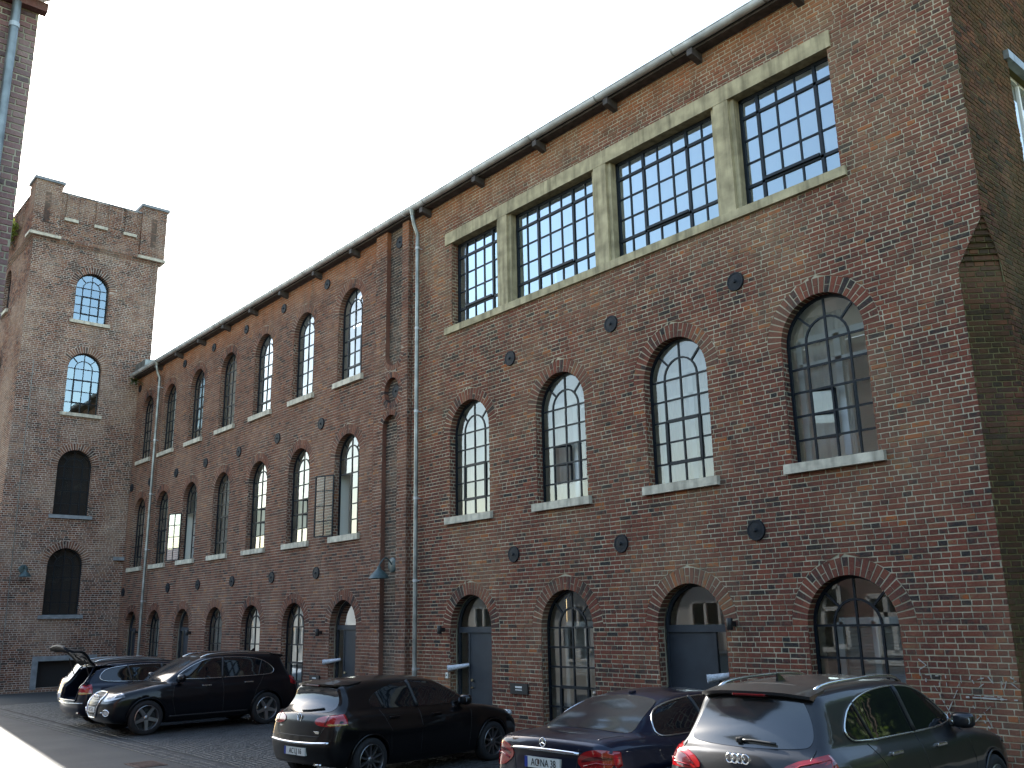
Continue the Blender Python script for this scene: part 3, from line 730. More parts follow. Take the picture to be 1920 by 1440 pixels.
# pilaster with its sunk panels
PN = 0.13; FP = Frame((0, -PN, 0), (1, 0, 0), (0, -1, 0))
ph = [Hole('bowl', -18.92, .36, 8.95, 13.0, .13), Hole('circle', -18.98, .33, 0, 7.95, .16), Hole('arch', -19.03, .34, -.1, 7.02, .16)]
PL_, PR_ = -19.80, -18.27
mb = MB(); mortar_sheet(mb, FP, 0, V1, lambda v: PL_, lambda v: PR_, ph)
def side_walls(mb, x, n): mb.add([(x, n, 0), (x, 0.0, 0), (x, 0.0, V1), (x, n, V1)], [(0, 1, 2, 3)])
side_walls(mb, PR_-.008, -PN); side_walls(mb, PL_+.008, -PN)
rvb = MB(); reveal_sheet(rvb, FP, ph[2], .006, PN, bottom=False, off=.004)
for h, a0, a1 in ((ph[1], 0, 2*PI), (ph[0], PI, 2*PI)):
    vc = h.vs if h.kind == 'circle' else h.vb+h.hw; seg = 28
    P_ = [(h.uc+(h.hw+.004)*math.cos(a0+(a1-a0)*i/seg), vc+(h.hw+.004)*math.sin(a0+(a1-a0)*i/seg)) for i in range(seg+1)]
    if h.kind == 'bowl': P_ = [(h.uc-h.hw-.004, V1)]+P_+[(h.uc+h.hw+.004, V1)]
    for p, q in zip(P_[:-1], P_[1:]): rvb.add([FP(*p, -.006), FP(*q, -.006), FP(*q, -PN), FP(*p, -PN)], [(0, 1, 2, 3)])
pw = mb.build('pilaster', 'mortar_wing', LW, recalc=False); rvb.build('niche_reveal', 'brick_wing', pw, recalc=False)
lp = brick_courses(FP, 0, V1, lambda v: PL_, lambda v: PR_, ph)
fs = Frame((PR_, -PN, 0), (0, 1, 0), (1, 0, 0)); ls = brick_courses(fs, 0, V1, lambda v: .004, lambda v: PN, [])
build_bricks(lp, False, 'brick_wing', pw, 200, visible=lambda c: c[2] > 1.7)
o = bricks_to_mb(ls, fs.flip).build('side_bricks', 'brick_wing', pw, recalc=False); o['kind'] = 'stuff'
o = bricks_to_mb([x for h in ph for x in ring_bricks(FP, h, PN)], True).build('voussoirs', 'brick_wing', pw, recalc=False); o['kind'] = 'stuff'
# interiors: the near part of the top floor has a glazed roof added to brighten its windows, the rest is closed
room(LW, -38.4, -18.3, -.02, 3.5, rz=(3.14, 3.46)); room(LW, -38.4, -18.3, 3.7, 7.9)
room(LW, -38.4, -28.1, 8.1, 12.2); room(LW, -28.0, -18.3, 8.1, 12.3, y1=3.4, open_top=True)
for i, h in enumerate(g2):
    arch_window(LW, FF, h, rows=5, single=i < 3, sash=(1, 3) if i in (0, 2, 4) else None); sill(LW, FF, h)
    rv = MB(); reveal_sheet(rv, FF, h, DEP+.04, .5, off=.03); rv.build('inner_reveal', 'plaster', LW, recalc=False)
    if i > 2: back_panel(LW, FF, h, .33+.03*(i % 2), 'blind', 'blind', grow=-.02)
for i, h in enumerate(g1):
    big = i in (0, 4); H = h.vs-h.vb
    ms = (lambda u, v, h=h, H=H: u < h.uc-.02 and v < h.vb+H*.78) if big else None
    w = arch_window(LW, FF, h, rows=5, single=i < 3, sash=None if big else (1, 3), missing=ms, sash_open=((-1, 35),) if i in (1, 2) else None); sill(LW, FF, h)
    rv = MB(); reveal_sheet(rv, FF, h, DEP+.04, .5, off=.03); rv.build('inner_reveal', 'plaster', LW, recalc=False)
    if big:                                           # tall leaf swung out over the wall
        A = math.radians(158); a, b = h.vb+.03, h.vb+H*.8; Wl = .60
        f2 = Frame(FF(h.uc-h.hw+.03, 0, .02), (math.cos(A), -math.sin(A), 0), (-math.sin(A), -math.cos(A), 0)); lm = MB()
        for p, q in (((0, a), (Wl, a)), ((Wl, a), (Wl, b)), ((Wl, b), (0, b)), ((0, b), (0, a))): bar(lm, f2, p, q, .035, -.03, 0)
        bar(lm, f2, (Wl/2, a), (Wl/2, b), .022, -.026, -.004)
        for k in (1, 2, 3): bar(lm, f2, (0, a+(b-a)*k/4), (Wl, a+(b-a)*k/4), .022, -.026, -.004)
        lo = lm.build('casement', 'steel', w); lo['label'] = 'tall gridded casement leaf swung out against the wall'
        for k in range(4):
            for s in (0, 1): pane_obj(f2, [(Wl*s/2, a+(b-a)*k/4), (Wl*(s+1)/2, a+(b-a)*k/4), (Wl*(s+1)/2, a+(b-a)*(k+1)/4), (Wl*s/2, a+(b-a)*(k+1)/4)], -.014, 'pane', w, 'glass_thin' if i == 0 else 'glass_low')
    back_panel(LW, FF, h, .36+.05*(i % 3), 'blind', 'curtain', grow=-.02) if i not in (0,) else back_panel(LW, FF, h, 1.6, 'white', 'partition', grow=1.2)
for i, h in enumerate(g0):
    rv = MB(); reveal_sheet(rv, FF, h, DEP+.1, .5, off=.03); rv.build('inner_reveal', 'plaster', LW, recalc=False)
    if i in DOORS: arch_door(LW, FF, h, sidelight=-1)
    else:
        arch_window(LW, FF, h, rows=4, single=i == 1, sash=(0, 2) if i in (1, 5) else None); back_panel(LW, FF, h, .34, 'blind', 'blind', grow=-.02)
# tie-rod anchor plates
def anchor(root, fr, u, v, n=0.0, r=.165):
    mb = MB(); q = Matrix.Translation(Vector(fr(u, v, n))) @ Vector(fr.nn).to_track_quat('Z', 'Y').to_matrix().to_4x4()
    mb.lathe([(0, .062), (.018, .062), (.022, .05), (.03, .045), (.034, .034), (r*.8, .028), (r*.84, .034), (r*.97, .034), (r, .024), (r, -.01)], 28, q, cap=False)
    smooth_angle(mb.build('anchor_plate', 'iron', root, recalc=False), 40)
for x in (-14.50, -11.50, -8.60):
    anchor(RB, FF, x, 7.78); anchor(RB, FF, x, 3.59)
for x in (-22.64, -25.36, -28.05, -30.70, -33.38, -36.05, -38.2): anchor(LW, FF, x, 11.9, r=.15)
for x in (-22.74, -25.40, -28.12, -30.80, -33.47, -36.15, -38.2): anchor(LW, FF, x, 7.75)
for x in (-22.74, -25.38, -28.10, -30.80, -33.49, -38.2): anchor(LW, FF, x, 3.61)
anchor(LW, FF, -18.84, 11.95); anchor(LW, FF, -18.93, 7.93)

# eaves, gutter, brackets, roof
def eaves(root, x0, x1, brk):
    mb = MB(); seg = 10; n = 2
    for a, b in zip(range(seg), range(1, seg+1)):
        A, B = PI+PI*a/seg, PI+PI*b/seg
        p = lambda r, an, x: (x, -.29+r*math.cos(an), 12.50+r*math.sin(an))
        mb.hexa([p(.095, A, x0), p(.095, A, x1), p(.095, B, x1), p(.095, B, x0), p(.088, A, x0), p(.088, A, x1), p(.088, B, x1), p(.088, B, x0)])
    mb.tube([(x0, -.385, 12.503), (x1, -.385, 12.503)], .013, 8)
    g = mb.build('gutter', 'gutter', root)
    x = x0+.9
    while x < x1:
        j = MB()
        for a in range(seg):
            A, B = PI+PI*a/seg, PI+PI*(a+1)/seg; p = lambda r, an, xx: (xx, -.29+r*math.cos(an), 12.50+r*math.sin(an))
            j.hexa([p(.1, A, x), p(.1, A, x+.03), p(.1, B, x+.03), p(.1, B, x), p(.096, A, x), p(.096, A, x+.03), p(.096, B, x+.03), p(.096, B, x)])
        j.build('gutter_joint', 'zinc', g); x += 2.0
    s = MB(); s.box((x0, -.21, 12.37), (x1, .3, 12.42)); s.box((x0, -.20, 12.421), (x1, -.17, 12.55)); s.build('soffit', 'wood', root)
    for x in brk:
        b = MB(); b.hexa([(x-.06, -.30, 12.24), (x+.06, -.30, 12.24), (x+.06, -.30, 12.365), (x-.06, -.30, 12.365), (x-.06, .02, 12.17), (x+.06, .02, 12.17), (x+.06, .02, 12.365), (x-.06, .02, 12.365)]); b.build('eave_bracket', 'wood', root)
eaves(RB, -18.25, -4.30, [-6.85-2.13*k for k in range(6)])
eaves(LW, -38.46, -18.26, [-20.9-2.13*k for k in range(8)])
r = MB(); r.hexa([(-18.25, -.22, 12.56), (-4.30, -.22, 12.56), (-4.30, 5.2, 13.57), (-18.25, 5.2, 13.57), (-18.25, -.22, 12.60), (-4.30, -.22, 12.60), (-4.30, 5.2, 13.61), (-18.25, 5.2, 13.61)]); r.build('roof', 'roof', RB)
r = MB()
def slab(mb, x0, x1, y0, y1):
    z = lambda y: 12.56+(y+.22)*.186
    mb.hexa([(x0, y0, z(y0)), (x1, y0, z(y0)), (x1, y1, z(y1)), (x0, y1, z(y1)), (x0, y0, z(y0)+.04), (x1, y0, z(y0)+.04), (x1, y1, z(y1)+.04), (x0, y1, z(y1)+.04)])
slab(r, -38.46, -18.26, -.22, .45); slab(r, -38.46, -28.1, .46, 5.2); slab(r, -28.09, -18.26, 3.5, 5.2); r.build('roof', 'roof', LW)
sk = MB(); z = lambda y: 12.59+(y+.22)*.186  # unseen roof glazing added to let daylight into the top floor
for k in range(9): sk.box((-28.05+k*1.2, .47, z(.47)), (-28.0+k*1.2, .52, z(.47)+.04))
for k in range(9): sk.hexa([(-28.05+k*1.2, .47, z(.47)-.03), (-28.0+k*1.2, .47, z(.47)-.03), (-28.0+k*1.2, 3.48, z(3.48)-.03), (-28.05+k*1.2, 3.48, z(3.48)-.03), (-28.05+k*1.2, .47, z(.47)+.03), (-28.0+k*1.2, .47, z(.47)+.03), (-28.0+k*1.2, 3.48, z(3.48)+.03), (-28.05+k*1.2, 3.48, z(3.48)+.03)])
sko = sk.build('added_skylight', 'steel', LW)
for k in range(8): 
    m_ = MB(); x0, x1 = -27.99+k*1.2, -26.87+k*1.2
    m_.add([(x0, .5, z(.5)), (x1, .5, z(.5)), (x1, 3.46, z(3.46)), (x0, 3.46, z(3.46))], [(0, 1, 2, 3)]); m_.build('pane', 'glass', sko, recalc=False)
b = MB(); b.box((-38.49, .02, 0), (-38.43, 5.0, 12.9)); b.box((-18.25, .2, 0), (-18.22, 5.0, 12.5)); b.build('cross_wall', 'mortar', LW)

# downpipes
def downpipe(root, x, ztop, fr_y=-.14):
    mb = MB(); pts = [(x-.02, -.29, ztop), (x-.02, -.29, ztop-.16), (x, -.24, ztop-.42), (x+.0, fr_y, ztop-.62), (x, fr_y, ztop-.8)]
    mb.tube([(x-.02, -.29, ztop+.02), (x-.02, -.29, ztop-.14)], [.085, .055], 12); mb.tube(pts, .05, 12)
    mb.tube([(x, fr_y, ztop-.78), (x, fr_y, 1.2)], .05, 12); mb.tube([(x, fr_y, 1.2), (x, fr_y, .0)], .056, 12)
    p = mb.build('downpipe', 'zinc', root); smooth_angle(p, 50)
    for z in (ztop-1.0, 9.3, 7.2, 5.1, 3.2, 1.25):
        b = MB(); b.tube([(x, fr_y, z-.03), (x, fr_y, z+.03)], .058, 12); b.box((x-.012, fr_y, z-.012), (x+.012, .0, z+.012)); b.build('pipe_bracket', 'gutter', p)
downpipe(RB, -17.85, 12.42); downpipe(LW, -35.60, 12.42)

# ------------------------------------------------------------------ tower
TW = tag(empty('brick_tower', (-41.5, -2.1, 0)), 'tall square brick tower with parapet and corner turrets at the wing end', 'tower')
TX, TY0, TY1 = -38.5, -4.6, 0.42
FT = Frame((TX, 0, 0), (0, 1, 0), (1, 0, 0)); FS = Frame((0, TY0, 0), (1, 0, 0), (0, -1, 0))
M['dark_green_block'] = mat('dark_green_block', (.028, .040, .012), .8, spec=.1, noise=(4, .5))  # dark green chosen so the added unseen blocks reflect dimly in the cars
th = [Hole('arch', -2.16, .65, vb, ap-.65, .27) for vb, ap in ((2.76, 5.29), (6.54, 9.09), (10.60, 13.14), (14.46, 16.62))]
bas = Hole('rect', -1.75, 1.05, .16, 1.10, 0)
sh = [Hole('arch', -42.3, .6, vb, vs, .26) for vb, vs in ((15.4, 16.7), (11.3, 12.9), (7.2, 8.8))]
TZ = 17.55
mb = MB(); mortar_sheet(mb, FT, 0, TZ, lambda v: TY0, lambda v: TY1, th+[bas]); mortar_sheet(mb, FS, 0, TZ, lambda v: -46.2, lambda v: TX, sh)
for h in th: reveal_sheet(mb, FT, h, .006, .2, bottom=False, off=.004)
for h in sh: reveal_sheet(mb, FS, h, .006, .2, bottom=False, off=.004)
mb.add([(TX, TY1, 12), (-46.2, TY1, 12), (-46.2, TY1, TZ), (TX, TY1, TZ)], [(0, 1, 2, 3)])
mb.add([(-46.2, TY0, 0), (-46.2, TY1, 0), (-46.2, TY1, TZ), (-46.2, TY0, TZ)], [(0, 1, 2, 3)])
wall = mb.build('wall', 'mortar_tower', TW, recalc=False)
lt = brick_courses(FT, 0, TZ, lambda v: TY0, lambda v: TY1, th+[bas]); lsn = brick_courses(FS, 0, TZ, lambda v: -46.2, lambda v: TX, sh)
build_bricks(lt, FT.flip, 'brick_tower', wall, 200, visible=lambda c: c[2] > 1.5)
o = bricks_to_mb(lsn, FS.flip).build('bricks', 'brick_tower', wall, recalc=False); o['kind'] = 'stuff'
for fr_, hs in ((FT, th), (FS, sh)):
    o = bricks_to_mb([x for h in hs for x in ring_bricks(fr_, h, .18)], True).build('voussoirs', 'brick_tower', wall, recalc=False); o['kind'] = 'stuff'
    l2 = {False: [], True: []}
    for h in hs:
        for sd in (-1, 1):
            a, f = jamb_bricks(fr_, h, .18, sd); l2[bool(f)] += a
    for f in l2:
        if l2[f]: o = bricks_to_mb(l2[f], f).build('jamb_bricks', 'brick_tower', wall, recalc=False); o['kind'] = 'stuff'
for i, h in enumerate(th):
    arch_window(TW, FT, h, rows=4, depth=.18, single=i > 1, sash=(1, 3) if i > 1 else None, m='glass_coat' if i > 1 else 'glass_low'); sill(TW, FT, h, 'grey_stone' if i < 2 else 'stone', th=.13, over=.14, out=.1)
for h in th[:2]: back_panel(TW, FT, h, .45, 'dark', 'dark_backing')  # dark panel added behind the lower panes, standing in for room shade
for h in sh: arch_window(TW, FS, h, rows=4, depth=.18, single=False, sash=None); sill(TW, FS, h)
# dark rooms behind the tower windows
mb = MB()
mb.box((TX-4, TY0+.35, .1), (TX-3.9, TY1-.1, 17)); mb.build('interior', 'dark', TW)
b = MB()
for z in (0.05, 5.9, 9.9, 13.8, 17.2): b.box((-45.8, TY0+.3, z), (TX-.25, TY1-.05, z+.1))
b.build('floor', 'dark', TW)
# basement opening with its concrete surround
b = MB(); b.box((TX-.2, -2.98, .10), (TX+.05, -2.78, 1.28)); b.box((TX-.2, -2.78, 1.10), (TX+.05, -.70, 1.28)); b.build('window_surround', 'grey_stone', TW)
b = MB(); b.box((TX-.32, -2.8, .12), (TX-.28, -.7, 1.12)); b.build('hatch', 'dark', TW)
# corbelled head: stone band, parapet with strips, turrets with caps
def prism(x0, x1, y0, y1, z0, z1): m_ = MB(); m_.box((x0, y0, z0), (x1, y1, z1)); return m_
OUT = .14
def brick_box(root, name, x0, x1, y0, y1, z0, z1, faces='ES', holesE=(), holesS=()):
    m_ = MB(); e = .01
    m_.box((x0+e, y0+e, z0), (x1-e, y1-e, z1)); w = m_.build(name, 'mortar_tower', root)
    l = []
    if 'E' in faces: f = Frame((x1, 0, 0), (0, 1, 0), (1, 0, 0)); l += [(p, a) for p, a in brick_courses(f, z0, z1, lambda v: y0, lambda v: y1, list(holesE))]
    if 'S' in faces: f2 = Frame((0, y0, 0), (1, 0, 0), (0, -1, 0)); l += brick_courses(f2, z0, z1, lambda v: x0, lambda v: x1, list(holesS))
    o = bricks_to_mb(l, False).build('bricks', 'brick_tower', w, recalc=False); o['kind'] = 'stuff'
    return w
for k, z in enumerate((TZ, TZ+CH, TZ+2*CH)):
    brick_box(TW, 'corbel_course', -46.2, TX+.04*(k+1), TY0-.04*(k+1), TY1+.04*(k+1), z, z+CH)
z0 = TZ+3*CH
brick_box(TW, 'parapet', -46.2, TX+.06, TY0-.06, TY1+.06, z0, 19.78)
for y in (-3.29, -2.12, -.92):
    brick_box(TW, 'pilaster_strip', TX, TX+.115, y-.24, y+.24, 18.72, 19.76, 'ES'); b = prism(TX, TX+.16, y-.27, y+.27, 18.58, 18.71); b.build('corbel_stone', 'stone', TW)
for x in (-40.6, -41.9, -43.2, -44.5): brick_box(TW, 'pilaster_strip', x-.24, x+.24, TY0-.115, TY0, 18.72, 19.76, 'ES')
for y0, y1 in ((TY0-.17, -3.74), (-.48, TY1+.17)):
    sl_ = [Hole('rect', (y0+y1)/2, .11, 18.35, 19.7, 0)]
    brick_box(TW, 'turret', TX-.75, TX+.17, y0, y1, z0, 20.08, 'ES'); b = prism(TX+.05, TX+.172, (y0+y1)/2-.11, (y0+y1)/2+.11, 18.3, 19.6)
    b.build('recess_shade', 'brick_dark', TW)  # dark panel flush with the face, its colour stands in for a shaded slot
    b = prism(TX-.82, TX+.24, y0-.07, y1+.07, 20.08, 20.20); b.build('cap_stone', 'grey_stone', TW)
    b = prism(TX-.5, TX+.22, y0-.05, y1+.05 if y1 > 0 else y1+.1, z0-.1, z0+.02); b.build('band_stone', 'stone', TW)
b = prism(-46.2, TX+.1, TY0-.1, TY1+.1, 19.78, 19.83); b.build('coping', 'grey_stone', TW)
c = MB(); c.tube([(TX+.03, -4.08, 12.5), (TX+.03, -4.08, 9), (TX+.03, -4.04, 4.5), (TX+.03, -4.02, .2)], .012, 6); c.build('lightning_conductor', 'zinc', TW)
c = MB(); c.box((TX+.01, -.42, 4.85), (TX+.16, -.02, 4.98)); c.build('stone_bracket', 'grey_stone', TW)
c = MB(); c.hexa([(-38.42, -.2, 12.6), (-37.3, -.2, 12.6), (-37.3, -.2, 12.95), (-38.42, -.2, 12.95), (-38.42, .4, 12.7), (-37.3, .4, 12.7), (-37.3, .4, 13.0), (-38.42, .4, 13.0)]); c.build('roof_flashing', 'zinc', TW)

# ------------------------------------------------------------------ foliage helper
def leaf_mat(name, c):
    m = mat(name, c, 0.55, noise=(3, .35)); b = m.node_tree.nodes['Principled BSDF']
    try: b.inputs['Subsurface Weight'].default_value = 0.0
    except Exception: pass
    n = m.node_tree; tl = n.nodes.new('ShaderNodeBsdfTranslucent'); tl.inputs[0].default_value = (c[0]*1.6, c[1]*1.7, c[2], 1)
    mx = n.nodes.new('ShaderNodeMixShader'); mx.inputs[0].default_value = .4
    n.links.new(b.outputs[0], mx.inputs[1]); n.links.new(tl.outputs[0], mx.inputs[2]); n.links.new(mx.outputs[0], n.nodes['Material Output'].inputs['Surface'])
    return m
M['leaf'] = leaf_mat('leaf', (0.075, 0.115, 0.025)); M['fern'] = leaf_mat('fern', (0.05, 0.085, 0.025)); M['leaf_lit'] = leaf_mat('leaf_lit', (0.12, 0.14, 0.02))  # the shrub's leaf colour has the sunlight put into it
M['bark'] = mat('bark', (.06, .045, .035), .9, noise=(8, .4), bump=(12, .8))
def leaves(mb, c, rad, n, size):
    for _ in range(n):
        d = RNG.normal(size=3); d /= np.linalg.norm(d); p = np.array(c)+d*np.array(rad)*RNG.random()**.45
        a = RNG.normal(size=3); a /= np.linalg.norm(a); b_ = np.cross(a, RNG.normal(size=3)); b_ /= np.linalg.norm(b_); s = size*(.6+.8*RNG.random())
        mb.add([tuple(p-a*s), tuple(p+b_*s*.45), tuple(p+a*s), tuple(p-b_*s*.45)], [(0, 1, 2, 3)])
def fern(loc, name, label, n=14, L=.45, m='fern'):
    r_ = tag(empty(name, loc), label, 'plant'); mb = MB()
    for i in range(n):
        an = random.random()*2*PI; d = np.array([.3+abs(math.cos(an))*.8, math.sin(an)-.4, .5-random.random()*.9]); d /= np.linalg.norm(d); l = L*(.6+.6*random.random()); p = np.array(loc, float)
        for k in range(7):
            q = p+d*l/7; d = d+np.array([0, 0, -.13]); d /= np.linalg.norm(d); s = np.cross(d, (0, 0, 1)); s /= np.linalg.norm(s)+1e-6; w = .07*(1-k/8)
            mb.add([tuple(p), tuple(p+s*w+d*.03), tuple(q)], [(0, 1, 2)]); mb.add([tuple(p), tuple(p-s*w+d*.03), tuple(q)], [(0, 1, 2)]); p = q
    mb.build('fronds', m, r_, recalc=False)
    st = MB(); st.tube([(loc[0]-.1, loc[1]+.05, loc[2]-.06), (loc[0]+.03, loc[1], loc[2]+.03)], .025, 6); st.build('root', 'bark', r_)
fern((-38.30, -.22, 12.22), 'wall_fern', 'small green fern growing under the gutter where wing meets tower', 26, .62)
r_ = tag(empty('wall_shrub', (-41.4, TY0-.1, 18.0)), 'yellow green shrub sprouting from the tower parapet', 'shrub'); mb = MB()
for c in ((-41.0, TY0-.3, 18.75), (-41.5, TY0-.35, 19.05), (-42.0, TY0-.35, 18.8), (-42.4, TY0-.3, 19.2), (-41.8, TY0-.35, 18.4)): leaves(mb, c, (.42, .25, .38), 130, .085)
mb.build('foliage', 'leaf_lit', r_, recalc=False); mb = MB(); mb.tube([(-41.4, TY0, 18.0), (-41.5, TY0-.25, 18.4), (-41.8, TY0-.3, 19.0)], [.03, .02, .01], 6); mb.build('stem', 'bark', r_)

# ------------------------------------------------------------------ house at the left edge of the yard (its gable shows in the panes)
HB = tag(empty('brick_house', (-13.2, -16.0, 0)), 'close brick house corner with pale downpipe at the upper left edge', 'building')
HX, HY, HZ = -10.85, -10.50, 9.55
FH = Frame((HX, 0, 0), (0, 1, 0), (1, 0, 0)); FN = Frame((0, HY, 0), (-1, 0, 0), (0, 1, 0))
def flare(v): return HY
mb = MB(); mortar_sheet(mb, FH, 0, HZ, lambda v: -30.0, flare, [])
nh = [Hole('rect', u, .55, vb, vb+1.7, 0) for u in (12.1, 14.2) for vb in (1.2, 4.4)]
mortar_sheet(mb, FN, 0, HZ, lambda v: -flare(v) if False else 10.86, lambda v: 15.6, nh)
mb.add([FN(10.86, HZ, -.01), FN(15.6, HZ, -.01), FN(13.2, 11.0, -.01)], [(0, 1, 2)])
hw = mb.build('wall', 'mortar', HB, recalc=False)
lh = brick_courses(FH, 0, HZ, lambda v: -16.0, flare, []); ln = brick_courses(FN, 0, HZ, lambda v: 10.86, lambda v: 15.6, nh, jit=.001)
build_bricks(lh, FH.flip, 'brick_near', hw, 160, visible=lambda c: c[1] > -11.3 and c[2] > 5.4)
for y in (-15.99,):
    pass
def plain_brick():
    m = bpy.data.materials.new('brick_pattern'); m.use_nodes = True; n = m.node_tree; b = n.nodes['Principled BSDF']; t = n.nodes.new('ShaderNodeTexBrick')
    t.inputs['Color1'].default_value = (.17, .075, .055, 1); t.inputs['Color2'].default_value = (.10, .05, .042, 1); t.inputs['Mortar'].default_value = (.24, .21, .17, 1)
    t.inputs['Scale'].default_value = 1; t.inputs['Brick Width'].default_value = .26; t.inputs['Row Height'].default_value = .0785; t.inputs['Mortar Size'].default_value = .007
    g = n.nodes.new('ShaderNodeNewGeometry'); s = n.nodes.new('ShaderNodeSeparateXYZ'); c = n.nodes.new('ShaderNodeCombineXYZ'); a = n.nodes.new('ShaderNodeMath')
    n.links.new(g.outputs['Position'], s.inputs[0]); n.links.new(s.outputs['X'], a.inputs[0]); n.links.new(s.outputs['Y'], a.inputs[1]); n.links.new(a.outputs[0], c.inputs[0]); n.links.new(s.outputs['Z'], c.inputs[1])
    n.links.new(c.outputs[0], t.inputs['Vector']); n.links.new(t.outputs[0], b.inputs['Base Color']); b.inputs['Roughness'].default_value = .9; return m
M['brick_pattern'] = plain_brick()
b = MB(); b.add([(HX, -30, 0), (HX, -16, 0), (HX, -16, HZ), (HX, -30, HZ)], [(0, 1, 2, 3)]); b.add([(-15.6, -30, 0), (-15.6, HY, 0), (-15.6, HY, HZ), (-15.6, -30, HZ)], [(0, 1, 2, 3)]); b.build('rear_wall', 'brick_pattern', HB, recalc=False)
o = bricks_to_mb(ln, FN.flip).build('bricks', 'brick_near', hw, recalc=False); o['kind'] = 'stuff'
for h in nh:
    b = MB()
    for p, q in (((h.uc-h.hw, h.vb), (h.uc-h.hw, h.vs)), ((h.uc+h.hw, h.vb), (h.uc+h.hw, h.vs)), ((h.uc-h.hw, h.vb), (h.uc+h.hw, h.vb)), ((h.uc-h.hw, h.vs), (h.uc+h.hw, h.vs)), ((h.uc, h.vb), (h.uc, h.vs)), ((h.uc-h.hw, h.vb+1.2), (h.uc+h.hw, h.vb+1.2))): bar(b, FN, p, q, .12, -.12, .03)
    w = b.build('window', 'white', HB); pane_obj(FN, [(h.uc-h.hw, h.vb), (h.uc+h.hw, h.vb), (h.uc+h.hw, h.vs), (h.uc-h.hw, h.vs)], -.08, 'pane', w, 'glass_dark')
    b = MB(); b.box((-h.uc-h.hw-.2, HY-.5, h.vb-.2), (-h.uc+h.hw+.2, HY-.45, h.vs+.2)); b.build('interior', 'dark', HB)
b = MB(); b.hexa([(-10.4, -30, HZ+.02), (-10.4, HY+.3, HZ+.02), (-13.2, HY+.3, 11.05), (-13.2, -30, 11.05), (-10.4, -30, HZ+.14), (-10.4, HY+.3, HZ+.14), (-13.2, HY+.3, 11.2), (-13.2, -30, 11.2)])
b.hexa([(-16.0, -30, HZ+.02), (-16.0, HY+.3, HZ+.02), (-13.22, HY+.3, 11.05), (-13.22, -30, 11.05), (-16.0, -30, HZ+.14), (-16.0, HY+.3, HZ+.14), (-13.22, HY+.3, 11.2), (-13.22, -30, 11.2)]); b.build('roof', 'roof', HB)
b = MB(); b.box((-13.6, HY-1.2, 10.6), (-12.8, HY-.4, 12.6)); b.box((-13.7, HY-1.3, 12.6), (-12.7, HY-.3, 12.8)); b.build('chimney', 'brick_pattern', HB)
b = MB(); b.box((HX-.02, -30, HZ-.12), (HX+.1, HY+.07, HZ-.01)); b.build('eave_course', 'brick_near', HB)
b = MB(); b.tube([(HX+.1, -10.76, 9.42), (HX+.1, -10.76, 0)], .05, 14); p = b.build('downpipe', 'zinc', HB); smooth_angle(p, 50)
for z in (9.1, 7.2, 5.2, 3.2, 1.2): b = MB(); b.tube([(HX+.1, -10.76, z-.03), (HX+.1, -10.76, z+.03)], .057, 14); b.build('pipe_bracket', 'gutter', p)
# low pale building out of view, added and shaped for its reflection in the panes
M['carglass_w'] = mat('dark_pane', (.01, .012, .014), .03)
OB = tag(empty('reflection_house', (-34.0, -17.0, 0)), 'low pale house added out of view for reflections in the wing panes', 'building')
M['render'] = mat('pale_render', (.52, .52, .50), .9, noise=(1, .1))
FO = Frame((0, -13.5, 0), (-1, 0, 0), (0, 1, 0)); oh = [Hole('rect', u, .6, vb, vb+1.6, 0) for u in np.arange(20.5, 84, 3.0) for vb in (1.0,)]
b = MB(); mortar_sheet(b, FO, 0, 4.2, lambda v: 17.5, lambda v: 86, oh); b.build('wall', 'render', OB, recalc=False)
for h in oh:
    b = MB()
    for p, q in (((h.uc-h.hw, h.vb), (h.uc-h.hw, h.vs)), ((h.uc+h.hw, h.vb), (h.uc+h.hw, h.vs)), ((h.uc-h.hw, h.vb), (h.uc+h.hw, h.vb)), ((h.uc-h.hw, h.vs), (h.uc+h.hw, h.vs)), ((h.uc, h.vb), (h.uc, h.vs))): bar(b, FO, p, q, .1, -.1, .02)
    w = b.build('window', 'white', OB); pane_obj(FO, [(h.uc-h.hw, h.vb), (h.uc+h.hw, h.vb), (h.uc+h.hw, h.vs), (h.uc-h.hw, h.vs)], -.05, 'pane', w, 'glass_dark')
b = MB(); b.box((-86, -13.95, 0), (-17.5, -13.9, 4.2)); b.build('interior', 'dark', OB)
b = MB(); b.hexa([(-86.3, -13.2, 4.2), (-17.2, -13.2, 4.2), (-17.2, -18, 6.2), (-86.3, -18, 6.2), (-86.3, -13.2, 4.35), (-17.2, -13.2, 4.35), (-17.2, -18, 6.35), (-86.3, -18, 6.35)]); b.build('roof', 'roof', OB)

# trees beyond the end wall, right of the picture, mirrored in the nearest car
def yard_tree(x, y, label, s_=1.0):
    T = tag(empty('yard_tree', (x, y, 0)), label, 'tree', 'trees beyond the end wall'); b = MB()
    b.tube([(x, y, 0), (x+.05, y, 1.5*s_), (x-.1, y+.1, 3.2*s_), (x+.1, y-.1, 5.5*s_)], [.26*s_, .2*s_, .16*s_, .07*s_], 10)
    for d in ((1.4, .6), (-1.0, 1.1), (.3, -1.4), (-.9, -.6)): b.tube([(x-.05, y+.05, 2.4*s_), (x+d[0]*.6, y+d[1]*.6, 3.3*s_), (x+d[0]*1.3, y+d[1]*1.3, 4.4*s_)], [.1, .07, .03], 7)
    b.build('trunk', 'bark', T); b = MB()
    for _ in range(24):
        a = random.random()*2*PI; q = random.random()*1.9*s_; leaves(b, (x+q*math.cos(a), y+q*math.sin(a), (1.9+random.random()*4.6)*s_), (.75*s_, .75*s_, .55*s_), 150, .11)
    b.build('crown', 'leaf', T, recalc=False)
